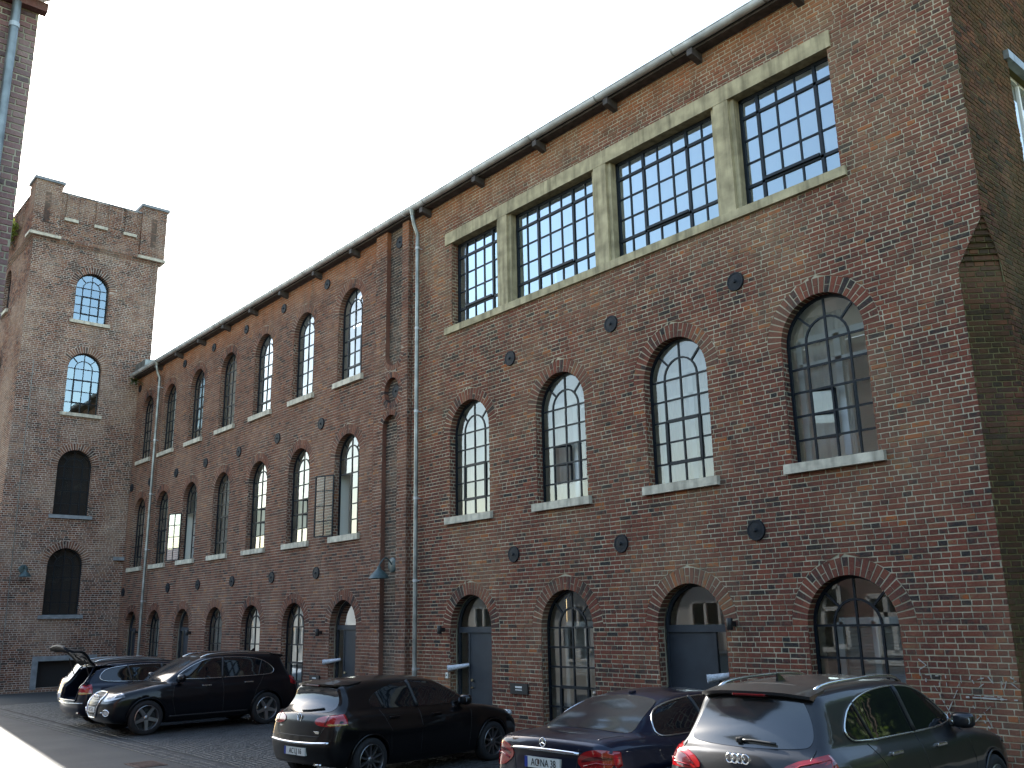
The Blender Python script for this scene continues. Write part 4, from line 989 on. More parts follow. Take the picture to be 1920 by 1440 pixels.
yard_tree(0.6, 6.5, 'leafy tree nearest the mossy end wall'); yard_tree(2.6, 10.5, 'taller leafy tree behind the end wall', 1.3); yard_tree(4.6, 4.5, 'broad leafy tree farthest from the end wall', 1.1)
# unseen blocks closing the yard; dark green ones added to darken car reflections
def yard_block(name, label, x0, x1, y0, y1, h_, m):
    B_ = tag(empty(name, ((x0+x1)/2, (y0+y1)/2, 0)), label, 'building'); b = MB(); b.box((x0, y0, 0), (x1, y1, h_)); b.build('wall', m, B_)
    b = MB(); b.hexa([(x0-.3, y0-.3, h_+.01), (x1+.3, y0-.3, h_+.01), (x1+.3, y1+.3, h_+.01), (x0-.3, y1+.3, h_+.01), (x0+2, y0+2, h_+2), (x1-2, y0+2, h_+2), (x1-2, y1-2, h_+2), (x0+2, y1-2, h_+2)]); b.build('roof', 'roof', B_); return B_
B_ = yard_block('dark_block_right', 'unseen dark green block added along the right side to darken reflections', 9.0, 17.0, -26.0, 16.0, 8.0, 'dark_green_block')
for k in range(7):
    y = -23+k*5.2; b = MB(); b.box((8.93, y, 1.0), (8.99, y+1.4, 3.2)); w = b.build('window', 'white', B_); b = MB(); b.box((8.90, y+.1, 1.1), (8.925, y+1.3, 3.1)); b.build('pane', 'carglass_w', w)
yard_block('rear_building', 'brick building closing the yard behind the camera', -10.0, 9.5, -36.0, -29.0, 8.5, 'brick_pattern')
yard_block('dark_block_back', 'unseen dark green block added behind the trees to darken reflections', -5.5, 8.6, 17.0, 23.0, 9.0, 'dark_green_block')

# ------------------------------------------------------------------ small things on the walls
def wall_lamp(fr, u, v, n, label, s=1.0):
    r_ = tag(empty('wall_lamp', fr(u, v, n)), label, 'wall lamp', 'bell shaped wall lamps')
    q = Matrix.Translation(Vector(fr(u, v, n))) @ Vector(fr.nn).to_track_quat('Z', 'Y').to_matrix().to_4x4()
    b = MB(); b.lathe([(0, .04), (.14*s, .04), (.17*s, .02), (.17*s, 0)], 24, q, cap=False); smooth_angle(b.build('wall_plate', 'lampgreen', r_, recalc=False))
    b = MB(); pts = []
    for i in range(13):
        t = i/12; a = PI*t; pts.append(fr(u-.33*s*t*0, v+.16*s*math.sin(a)-.02*t, n+.03+.34*s*t))
    pts.append(fr(u, v-.06*s, n+.37*s)); b.tube(pts, .016*s, 8); smooth_angle(b.build('gooseneck', 'lampgreen', r_))
    b = MB(); b.lathe([(0, .0), (.045*s, .0), (.05*s, -.06*s), (.12*s, -.12*s), (.2*s, -.2*s), (.235*s, -.27*s), (.225*s, -.27*s), (.19*s, -.2*s), (.1*s, -.12*s), (0, -.1*s)], 28, Matrix.Translation(Vector(fr(u, v-.04*s, n+.37*s))), cap=False)
    smooth_angle(b.build('lamp_shade', 'lampgreen', r_, recalc=False), 60)
wall_lamp(FP, -19.0, 3.62, -PN+.0, 'green enamel bell lamp on the pilaster between the two blocks', 1.05)
wall_lamp(FT, -3.62, 4.45, 0, 'bell lamp on the tower wall left of the black lower window', .95)
def spot(u, v, label):
    r_ = tag(empty('wall_spotlight', FF(u, v, 0)), label, 'wall light', 'black cylinder lights beside the doors')
    b = MB(); b.lathe([(0, -.09), (.048, -.09), (.052, -.085), (.052, .085), (.048, .09), (0, .09)], 18, Matrix.Translation(Vector(FF(u, v, .13))), cap=False); smooth_angle(b.build('housing', 'black', r_, recalc=False), 40)
    b = MB(); b.box((u-.03, -.1, v-.04), (u+.03, .0, v+.04)); b.build('bracket', 'black', r_)
spot(-16.92, 2.10, 'black cylinder light left of the door beside the tall downpipe')
spot(-9.16, 2.16, 'black cylinder light right of the wide dark door')
spot(-22.36, 2.05, 'black cylinder light left of the wing door nearest the pilaster')
spot(-31.15, 2.06, 'black cylinder light right of the middle wing door')
spot(-36.2, 2.08, 'black cylinder light right of the farthest wing door')
def name_sign(u, v, label):
    r_ = tag(empty('name_sign', FF(u, v, 0)), label, 'sign', 'black name signs by the doors'); w = .26
    b = MB(); b.box((u-w, -.035, v-.10), (u+w, .0, v+.10)); b.build('sign_board', 'black', r_)
    b = MB(); x = u-.10
    for c in range(7): b.box((x, -.0372, v+.015), (x+.022, -.0352, v+.05)); x += .029
    x = u-.10
    for c in range(9): b.box((x, -.0372, v-.03), (x+.016, -.0352, v-.012)); x += .0225
    b.build('lettering', 'white', r_)
name_sign(-14.40, .96, 'black name sign with white lettering between door and tall window'); name_sign(-22.62, .86, 'black name sign with white lettering left of the wing door')
r_ = tag(empty('doorbell_plate', FF(-16.80, 1.14, 0)), 'small cream doorbell plate between downpipe and door', 'doorbell'); b = MB(); b.box((-16.84, -.02, 1.08), (-16.76, 0, 1.20)); b.build('plate', 'plaster', r_); b = MB(); b.box((-16.815, -.026, 1.13), (-16.785, -.02, 1.16)); b.build('button', 'chrome', r_)
def newspaper(u, v, label, d=-1):
    r_ = tag(empty('rolled_newspaper', FF(u, v, -.1)), label, 'newspaper', 'rolled newspapers stuck in the doors')
    b = MB(); p0, p1 = np.array(FF(u+.17, v+.04, -.20)), np.array(FF(u-.19, v-.03, .10))
    b.tube([tuple(p0), tuple((p0+p1)/2), tuple(p1)], [.035, .05, .06], 12); b.build('roll', 'paper', r_)
    b = MB(); b.tube([tuple(p0*.15+p1*.85), tuple(p1+np.array((0, -.008, 0)))], [.062, .068], 12, caps=False); b.build('outer_sheet', 'paper', r_)
newspaper(-16.45, 1.32, 'rolled white newspaper stuck in the door beside the tall downpipe'); newspaper(-9.50, 1.34, 'rolled white newspaper stuck in the wide dark door'); newspaper(-21.85, 1.33, 'rolled newspaper stuck in the wing door nearest the pilaster')
# chalk scribbles on the wall beside the right ground floor window
ch = tag(empty('chalk_graffiti', FF(-5.7, 1.4, 0)), 'white chalk scribbles on the brick wall near the right corner', 'graffiti'); b = MB()
def stroke(pts, w=.016):
    for p, q in zip(pts[:-1], pts[1:]):
        n = max(1, int(np.hypot(q[0]-p[0], q[1]-p[1])/.04))
        for i in range(n):
            if random.random() < .45: continue
            a = [p[k]+(q[k]-p[k])*i/n for k in (0, 1)]; c = [p[k]+(q[k]-p[k])*(i+1)/n for k in (0, 1)]
            bar(b, FF, a, c, w*(.4+.8*random.random()), .004, .0115)
stroke([(-6.22, 1.42), (-6.22, 1.68), (-6.12, 1.60), (-6.21, 1.55)], .012)
x = -6.15
for g in ([(0, 0), (0, .14), (.07, .14), (.08, .06), (0, .06)], [(0, .13), (.09, .13), (.04, .13), (.04, 0)], [(0, 0), (0, .15)], [(0, .15), (0, 0), (.06, .08), (.06, .15), (.06, 0)], [(0, .0), (.05, .14), (.1, 0)], [(.08, .12), (0, .1), (.07, .05), (0, 0)], [(0, 0), (0, .14), (.08, .02), (.08, .15)], [(0, .14), (.05, 0), (.1, .14)], [(0, .0), (0, .14), (.07, .1), (0, .07), (.08, 0)]):
    stroke([(x+p[0], 1.34+p[1]) for p in g], .013); x += .135
stroke([(-5.65, 1.22), (-5.02, 1.21)], .022); stroke([(-5.62, 1.25), (-5.1, 1.235)], .012)
stroke([(-6.05, 1.35), (-5.85, .95)], .01); stroke([(-5.75, 1.30), (-5.95, .95)], .012); stroke([(-5.60, 1.15), (-5.40, .85)], .012); stroke([(-5.36, 1.12), (-5.6, .9)], .01); stroke([(-5.45, 1.05), (-5.25, .6)], .009)
b.build('chalk_marks', 'chalk', ch, recalc=False)['kind'] = 'stuff'

# ------------------------------------------------------------------ cars: smooth bodies from implicit shapes, parts fitted onto their skin
def chaikin(p, n=2):
    p = np.array(p, float)
    for _ in range(n):
        q = np.roll(p, -1, 0); p = np.stack([p*.75+q*.25, p*.25+q*.75], 1).reshape(-1, 2)
    return p
def poly_sdf(poly, X, Z):
    d = np.full(X.shape, 1e9); ins = np.zeros(X.shape, bool); n = len(poly)
    for i in range(n):
        a, b = poly[i], poly[(i+1) % n]; e = b-a; l = e@e+1e-12
        t = np.clip(((X-a[0])*e[0]+(Z-a[1])*e[1])/l, 0, 1); d = np.minimum(d, (X-a[0]-t*e[0])**2+(Z-a[1]-t*e[1])**2)
        if abs(e[1]) > 1e-9: ins ^= ((a[1] > Z) != (b[1] > Z)) & (X < e[0]*(Z-a[1])/e[1]+a[0])
    return np.where(ins, -1, 1)*np.sqrt(d)
class Tab:
    def __init__(s, pts, n=2):
        s.h = .014; s.x0, s.z0 = -.7, -.3; nx, nz = 450, 180
        X, Z = np.meshgrid(s.x0+np.arange(nx)*s.h, s.z0+np.arange(nz)*s.h, indexing='ij'); s.t = poly_sdf(chaikin(pts, n), X, Z); s.nx, s.nz = nx, nz
    def __call__(s, x, z):
        u = np.clip((x-s.x0)/s.h, 0, s.nx-1.001); v = np.clip((z-s.z0)/s.h, 0, s.nz-1.001); i = u.astype(int); j = v.astype(int); u = u-i; v = v-j; t = s.t
        return (t[i, j]*(1-u)+t[i+1, j]*u)*(1-v)+(t[i, j+1]*(1-u)+t[i+1, j+1]*u)*v
def smax(a, b, k): h = np.maximum(k-np.abs(a-b), 0)/k; return np.maximum(a, b)+h*h*k*.25
def smin(a, b, k): h = np.maximum(k-np.abs(a-b), 0)/k; return np.minimum(a, b)-h*h*k*.25

def surface_nets(F, lo, h):
    ins = F < 0; nx, ny, nz = F.shape; c = ins[:-1, :-1, :-1].astype(np.int8)*0
    for dx in (0, 1):
        for dy in (0, 1):
            for dz in (0, 1): c = c+ins[dx:nx-1+dx, dy:ny-1+dy, dz:nz-1+dz]
    act = (c > 0) & (c < 8); idx = np.full(act.shape, -1, int); I = np.argwhere(act); idx[act] = np.arange(len(I))
    P = np.zeros((len(I), 3)); cnt = np.zeros(len(I)); corners = [(a, b, d) for a in (0, 1) for b in (0, 1) for d in (0, 1)]
    for p in corners:
        for ax in range(3):
            if p[ax] == 1: continue
            q = list(p); q[ax] = 1
            f0 = F[I[:, 0]+p[0], I[:, 1]+p[1], I[:, 2]+p[2]]; f1 = F[I[:, 0]+q[0], I[:, 1]+q[1], I[:, 2]+q[2]]
            m_ = (f0 < 0) != (f1 < 0); t = np.where(m_, f0/(f0-f1+1e-12), 0)
            for k in range(3): P[:, k] += m_*(p[k]+(t if k == ax else 0))
            cnt += m_
    P = (P/cnt[:, None]+I)*h+lo; quads = []
    for ax in range(3):
        b, d = [(1, 2), (2, 0), (0, 1)][ax]; s0 = [slice(None)]*3; s1 = [slice(None)]*3; s0[ax] = slice(0, -1); s1[ax] = slice(1, None)
        A = ins[tuple(s0)]; B = ins[tuple(s1)]; E = np.argwhere(A != B); E = E[(E[:, b] > 0) & (E[:, d] > 0) & (E[:, b] < F.shape[b]-1) & (E[:, d] < F.shape[d]-1)]
        fl = A[E[:, 0], E[:, 1], E[:, 2]]; qs = []
        for db, dd in ((-1, -1), (0, -1), (0, 0), (-1, 0)):
            C = E.copy(); C[:, b] += db; C[:, d] += dd; qs.append(idx[C[:, 0], C[:, 1], C[:, 2]])
        Q = np.stack(qs, 1); Q[~fl] = Q[~fl][:, ::-1]; quads.append(Q)
    Q = np.concatenate(quads); return P, Q[(Q >= 0).all(1)]

class Car:
    def __init__(s, name, label, L, W, low, green, gw, wheels, R, loc, heading, paint, cavity=None, plan=None, h=.034, scale=1.0, smooth=2):
        s.L, s.W, s.R, s.wheels = L, W, R, wheels; s.low = Tab(low, smooth); s.green = Tab(green, smooth); s.gw = gw; s.cavity = cavity
        s.plan = np.array(plan or [(0, .83), (.06, .89), (.2, .945), (.5, .985), (1.0, 1), (L-1.2, 1), (L-.55, .965), (L-.2, .88), (L-.05, .76), (L, .70)])
        s.sec = np.array([(.15, .93), (.3, .955), (.45, .985), (.62, 1.0), (.76, .995), (.80, .985), (.95, .955), (1.1, .91), (1.3, .85)])
        s.root = tag(empty(name, (loc[0], loc[1], 0), math.radians(heading)), label, 'car'); s.root.scale = (scale,)*3
        s.paint = paint; s.wgs = None
        nx, ny, nz = int((L+.24)/h), int((W/2+.1)*2/h), int(1.85/h); lo = np.array([-.12, -(W/2+.1), .08])
        X, Y, Z = np.meshgrid(lo[0]+np.arange(nx)*h, lo[1]+np.arange(ny)*h, lo[2]+np.arange(nz)*h, indexing='ij')
        P, Q = surface_nets(s.f(X, Y, Z), lo, h)
        for _ in range(2):
            e = .004; f0 = s.f(*P.T); g = np.stack([s.f(P[:, 0]+e, P[:, 1], P[:, 2])-f0, s.f(P[:, 0], P[:, 1]+e, P[:, 2])-f0, s.f(P[:, 0], P[:, 1], P[:, 2]+e)-f0], 1)/e
            P = P-np.clip(f0[:, None]*g/((g*g).sum(1)[:, None]+1e-6), -h*.6, h*.6)
        me = bpy.data.meshes.new('body'); me.from_pydata(P.tolist(), [], Q.tolist()); me.materials.append(M[paint]); me.polygons.foreach_set('use_smooth', [True]*len(me.polygons))
        s.body = bpy.data.objects.new('body', me); COL.objects.link(s.body); s.body.parent = s.root
    def f(s, x, y, z):
        ay = np.abs(y); q = (ay/(s.W/2))**2
        xe = x-.13*q*np.clip(1-x/1.3, 0, 1)+.22*q*np.clip(1-(s.L-x)/1.5, 0, 1)
        hw = s.W/2*np.interp(x, s.plan[:, 0], s.plan[:, 1])*np.interp(z, s.sec[:, 0], s.sec[:, 1])
        a = smax(s.low(xe, z+.045*q*np.clip((z-.6)*2.5, 0, 1)), ay-hw, .13)
        zb, zt, gb, gt = s.gw; g = gb+(gt-gb)*(z-zb)/(zt-zb)
        g = g*(1-.10*np.clip((x-s.L*.52)/(s.L*.22), 0, 1)-.09*np.clip(1-x/(s.L*.25), 0, 1))
        b = smax(s.green(xe, z+.05*(y/.6)**2), ay-g, .10)
        r = smin(a, b, .05)
        for xw in s.wheels: r = np.maximum(r, -np.maximum(np.hypot(x-xw, z-s.R)-(s.R+.045), (s.W/2-.30)-ay))
        if s.cavity:
            c = s.cavity; r = np.maximum(r, -np.maximum.reduce([c[0]-x, x-c[1], ay-c[2], c[3]-z, z-c[4]]))
        return r
    def hit(s, axis, a, b):
        """points on the skin seen along an axis: 'L' left, 'R' right, 'B' back, 'F' front, 'T' top"""
        a = np.atleast_1d(np.asarray(a, float)); b = np.atleast_1d(np.asarray(b, float)); o = np.zeros_like(a)
        P, D = {'L': ((a, o+1.3, b), (0, -1, 0)), 'R': ((a, o-1.3, b), (0, 1, 0)), 'B': ((o-.4, a, b), (1, 0, 0)), 'F': ((o+s.L+.4, a, b), (-1, 0, 0)), 'T': ((a, b, o+2.0), (0, 0, -1))}[axis]
        P = np.stack(P, 1).astype(float); D = np.array(D, float)
        sv, s.cavity, wv, s.wheels = s.cavity, None, s.wheels, []
        for _ in range(70): P = P+D*np.clip(s.f(*P.T), -.2, .2)[:, None]*.7
        if axis in 'BF':                              # beyond the corner the part wraps round onto the flank
            lim = .30; dist = P[:, 0] if axis == 'B' else s.L-P[:, 0]; bad = dist > lim
            if bad.any() and b.max() < 1.11:
                Q = np.stack([np.full(bad.sum(), lim if axis == 'B' else s.L-lim-.1), np.sign(a[bad])*1.3, b[bad]], 1); E = np.stack([0*Q[:, 0], -np.sign(a[bad]), 0*Q[:, 0]], 1)
                for _ in range(70): Q = Q+E*np.clip(s.f(*Q.T), -.2, .2)[:, None]*.7
                P[bad] = Q-E*.012
        s.cavity, s.wheels = sv, wv
        return P, -D
    def panel(s, name, axis, outline, m, off=.006, parent=None, sm=2, rings=6, n=None):
        p = chaikin(outline, sm) if sm else np.array(outline, float)
        if not sm:                                    # straight edges: subdivide them
            q = []
            for i in range(len(p)):
                for t in np.linspace(0, 1, 6, endpoint=False): q.append(p[i]*(1-t)+p[(i+1) % len(p)]*t)
            p = np.array(q)
        c = p.mean(0); N = len(p); pts = np.concatenate([c+(p-c)*(1-k/rings) for k in range(rings)]+[c[None]])
        P, D = s.hit(axis, pts[:, 0], pts[:, 1]); P = P+D*off; E = P[:N]-D*.03
        vs = [tuple(v) for v in P]+[tuple(v) for v in E]; nb = len(P); fs = []
        for k in range(rings-1):
            for i in range(N): j = (i+1) % N; fs.append((k*N+i, k*N+j, (k+1)*N+j, (k+1)*N+i))
        for i in range(N): j = (i+1) % N; fs.append(((rings-1)*N+i, (rings-1)*N+j, nb-1)); fs.append((i, nb+i, nb+j, j))
        mb = MB(); mb.add(vs, fs); o = mb.build(name, m, parent or s.root, local=True)
        a = np.array(o.data.polygons[0].normal)
        if a@D < 0: o.data.flip_normals()
        smooth_angle(o, 40); return o
    def line(s, name, axis, pts, r, m, closed=False, off=.004, parent=None, dens=.06, sm=0):
        p = np.array(pts, float)
        if sm: p = chaikin(p, sm) if closed else p
        q = []
        for i in range(len(p) if closed else len(p)-1):
            a, b = p[i], p[(i+1) % len(p)]; n = max(1, int(np.hypot(*(b-a))/dens)); q += [a+(b-a)*t/n for t in range(n)]
        if not closed: q.append(p[-1])
        q = np.array(q); P, D = s.hit(axis, q[:, 0], q[:, 1]); P = P+D*off; mb = MB(); mb.tube([tuple(v) for v in P], r, 6, closed=closed)
        o = mb.build(name, m, parent or s.root, local=True, smooth=True); return o
    def box_at(s, name, axis, a, b, size, m, parent=None, off=0.0):
        """small box sitting on the skin; size = (along a, along b, thickness)"""
        P, D = s.hit(axis, a, b); P = P[0]; w, h_, t = size
        ua = {'L': (1, 0, 0), 'R': (1, 0, 0), 'B': (0, 1, 0), 'F': (0, 1, 0), 'T': (1, 0, 0)}[axis]; ub = (0, 0, 1) if axis != 'T' else (0, 1, 0)
        ua, ub = np.array(ua, float)*w/2, np.array(ub, float)*h_/2; mb = MB(); c = []
        for dd in (off+t, off-.02): c += [tuple(P+D*dd+x) for x in (-ua-ub, ua-ub, ua+ub, -ua+ub)]
        mb.hexa(c); o = mb.build(name, m, parent or s.root, local=True)
        bv = o.modifiers.new('bevel', 'BEVEL'); bv.width = min(w, h_, t)*.25; bv.segments = 2; return o
    def wheel(s, xw, side, spokes=5, rimc='rim', twin=False, sw=.05):
        y = side*(s.W/2-.115); q = Matrix.Translation((xw, y, s.R)) @ Matrix.Rotation(-side*PI/2, 4, 'X'); R = s.R
        mb = MB(); mb.lathe([(R*.70, .105), (R*.80, .118), (R*.93, .110), (R*.985, .085), (R, .05), (R, -.05), (R*.985, -.085), (R*.9, -.11), (R*.68, -.10)], 40, q, cap=False)
        w = mb.build('wheel', 'tyre', s.root, local=True); smooth_angle(w, 45)
        mb = MB(); mb.lathe([(R*.715, .106), (R*.69, .112), (R*.665, .10), (R*.63, .03), (R*.60, -.08)], 40, q, cap=False); rim = mb.build('rim', rimc, w, local=True); smooth_angle(rim, 45)
        mb = MB(); mb.lathe([(0, .0), (R*.62, .0)], 32, q, cap=False); mb.build('brake_disc', 'black', w, local=True)
        for k in range(spokes):
            sp = MB()
            for o_ in ((-.10, .10) if twin else (0,)):
                a = 2*PI*k/spokes+.35+o_; e = sw*(.55 if twin else 1)
                def pt(r, da, z): return tuple(q @ Vector((r*math.cos(a)-da*math.sin(a), r*math.sin(a)+da*math.cos(a), z)))
                sp.hexa([pt(.05, -e*.7, .085), pt(R*.675, -e*.5, .10), pt(R*.675, e*.5, .10), pt(.05, e*.7, .085), pt(.05, -e*.8, .03), pt(R*.675, -e*.6, .05), pt(R*.675, e*.6, .05), pt(.05, e*.8, .03)])
            sp.build('spoke', rimc, w, local=True)
        mb = MB(); mb.lathe([(0, .098), (.03, .098), (.045, .09), (.062, .075), (.062, .03)], 20, q, cap=False); smooth_angle(mb.build('hub_cap', rimc, w, local=True), 40)
        al = np.linspace(-.25, PI+.25, 26); P = [(xw+(R+.045)*math.cos(a), R+(R+.045)*math.sin(a)) for a in al]; P = [p for p in P if p[1] > .2]
        s.line('arch_lip', 'L' if side > 0 else 'R', P, .014, s.paint, off=.002)
    def mirror(s, x, z, side, m=None):
        P, D = s.hit('L' if side > 0 else 'R', x, z); P = P[0]; c = P+D*.15+np.array([.0, 0, .05])
        q = Matrix.Translation(Vector(c)) @ Matrix.Diagonal((.085, .125, .082, 1)); pr = [(math.sin(PI*i/10), -math.cos(PI*i/10)) for i in range(11)]
        pr = [(abs(math.copysign(abs(r)**.6, r)), math.copysign(abs(h_)**.7, h_)) for r, h_ in pr]
        mb = MB(); mb.lathe(pr, 24, q, cap=False); o = mb.build('mirror', m or s.paint, s.root, local=True, smooth=True)
        mb = MB(); mb.tube([tuple(P-D*.02), tuple(c-np.array([0, 0, .05]))], .025, 8); mb.build('mirror_arm', 'black', o, local=True)
        mb = MB(); f = Frame(tuple(c+np.array([-.062, 0, 0])), (0, 1, 0), (-1, 0, 0)); mb.add([f(.1*math.cos(a), .06*math.sin(a), 0) for a in np.linspace(0, 2*PI, 20, endpoint=False)], [tuple(range(20))]); mb.build('mirror_glass', 'chrome', o, local=True)
    def seam(s, axis, pts): s.line('panel_gap', axis, pts, .004, 'black', off=.0008, parent=s.body)

def text_mesh(body, size, m, name, parent, mtx, squeeze=1.0, extrude=.0015):
    cu = bpy.data.curves.new(name, 'FONT'); cu.body = body; cu.size = size; cu.extrude = extrude; cu.align_x = 'CENTER'; cu.align_y = 'CENTER'
    t = bpy.data.objects.new(name+'_c', cu); COL.objects.link(t); dg = bpy.context.evaluated_depsgraph_get(); me = bpy.data.meshes.new_from_object(t.evaluated_get(dg))
    bpy.data.objects.remove(t); me.materials.clear(); me.materials.append(M[m]); o = bpy.data.objects.new(name, me); COL.objects.link(o); o.parent = parent
    o.matrix_local = mtx @ Matrix.Diagonal((squeeze, 1, 1, 1)); return o
def plate(car, axis, z, text, w=.52, parent=None):
    P, D = car.hit(axis, 0.0, z); P = P[0]; sg = 1 if axis == 'F' else -1
    f = Frame(tuple(P+D*.004), (0, sg, 0), (sg, 0, 0))
    mb = MB(); mb.hexa([f(u, v, .012) for u, v in ((-w/2, -.055), (w/2, -.055), (w/2, .055), (-w/2, .055))]+[f(u, v, -.06) for u, v in ((-w/2, -.055), (w/2, -.055), (w/2, .055), (-w/2, .055))]); p = mb.build('number_plate', 'plate', car.root, local=True)
    mb = MB(); mb.hexa([f(u, v, .0135) for u, v in ((-w/2, -.055), (-w/2+.045, -.055), (-w/2+.045, .055), (-w/2, .055))]+[f(u, v, .0) for u, v in ((-w/2, -.055), (-w/2+.045, -.055), (-w/2+.045, .055), (-w/2, .055))]); mb.build('euro_band', 'euroblue', p, local=True)
    mx = Matrix(((0, 0, sg, P[0]+D[0]*.004+sg*.0135), (sg, 0, 0, 0), (0, 1, 0, z), (0, 0, 0, 1)))
    text_mesh(text, .105, 'ink', 'plate_text', p, mx @ Matrix.Translation((.02, -.002, 0)), .80)
    return p
def rings_badge(car, axis, z, r=.055, m='chrome'):
    P, D = car.hit(axis, 0.0, z); P = P[0]+D*.012; sg = 1 if axis == 'F' else -1; mb = None; base = None
    for k in range(4):
        mb = MB(); c = (k-1.5)*r*1.45; mb.tube([(P[0]+sg*.002*(k % 2), sg*(c+r*math.cos(a)), P[2]+r*math.sin(a)) for a in np.linspace(0, 2*PI, 24, endpoint=False)], r*.16, 6, closed=True)
        o = mb.build('badge' if base is None else 'ring', m, base or car.root, local=True, smooth=True); base = base or o
def round_badge(car, z, r, kind):
    P, D = car.hit('B', 0.0, z); P = P[0]+D*.012; X = P[0]; mb = MB()
    mb.tube([(X, r*math.cos(a), P[2]+r*math.sin(a)) for a in np.linspace(0, 2*PI, 28, endpoint=False)], r*.11, 6, closed=True); o = mb.build('badge', 'chrome', car.root, local=True, smooth=True)
    mb = MB()
    if kind == 'star':
        for a in (PI/2, PI/2+2*PI/3, PI/2+4*PI/3): mb.tube([(X, 0, P[2]), (X, r*.95*math.cos(a), P[2]+r*.95*math.sin(a))], [r*.2, r*.05], 6)
    else:
        for L_ in ([(-.38, .88), (0, .08), (.38, .88)], [(-.86, .42), (-.42, -.78), (0, .0), (.42, -.78), (.86, .42)]): mb.tube([(X, u*r, P[2]+v*r) for u, v in L_], r*.085, 6)
        b = MB(); b.lathe([(0, .004), (r, .004)], 24, Matrix.Translation((X+.004, 0, P[2])) @ Matrix.Rotation(-PI/2, 4, 'Y'), cap=False); b.build('badge_disc', 'black', o, local=True)
    mb.build('emblem', 'chrome', o, local=True)
M['tailgate_dark'] = mat('tailgate_dark', (.005, .006, .008), .6, spec=.15); M['tyre'] = mat('tyre', (.012, .012, .013), .85); M['rim'] = mat('alloy_rim', (.36, .36, .36), .3, metal=.9); M['rim_dark'] = mat('alloy_dark', (.20, .20, .20), .35, metal=.9)
def paint(n, c, metal=0.0, rough=.3): M[n] = mat(n, c, rough, metal=metal, spec=.2, coat=.7)
paint('paint_black', (.0025, .0025, .003)); paint('paint_navy', (.006, .009, .020), .3); paint('paint_blue', (.006, .011, .028), .3); paint('paint_grey', (.030, .031, .034), .6, .36); paint('paint_silver', (.20, .21, .20), .6, .35); paint('paint_suv', (.003, .0035, .006), .2)
M['carglass'] = mat('car_glass', (.006, .008, .010), .03, spec=.8); M['carglass_back'] = mat('car_glass_back', (.022, .026, .030), .11, spec=1.0)
M['red'] = mat('tail_red', (.33, .008, .010), .12, coat=1.0); M['red_dark'] = mat('tail_dark', (.10, .004, .006), .12, coat=1.0); M['clear'] = mat('lamp_clear', (.55, .56, .56), .1, coat=1.0); M['lamp_in'] = mat('lamp_inner', (.12, .12, .12), .2, metal=.8); M['amber'] = mat('tail_amber', (.5, .33, .10), .15, coat=1.0)
M['plate'] = mat('plate_white', (.70, .70, .66), .5); M['euroblue'] = mat('plate_blue', (.01, .04, .28), .5); M['ink'] = mat('plate_ink', (.01, .01, .01), .6); M['grille'] = mat('grille', (.03, .03, .032), .4, metal=.5)
M['trim'] = mat('bright_trim', (.55, .56, .55), .22, metal=1.0)
def frame_line(car, axis, o_, m='trim', r=.009): return car.line('window_trim', axis, o_, r, m, closed=True, off=.007, sm=2)
def tailgate_bits(c, zs): pass

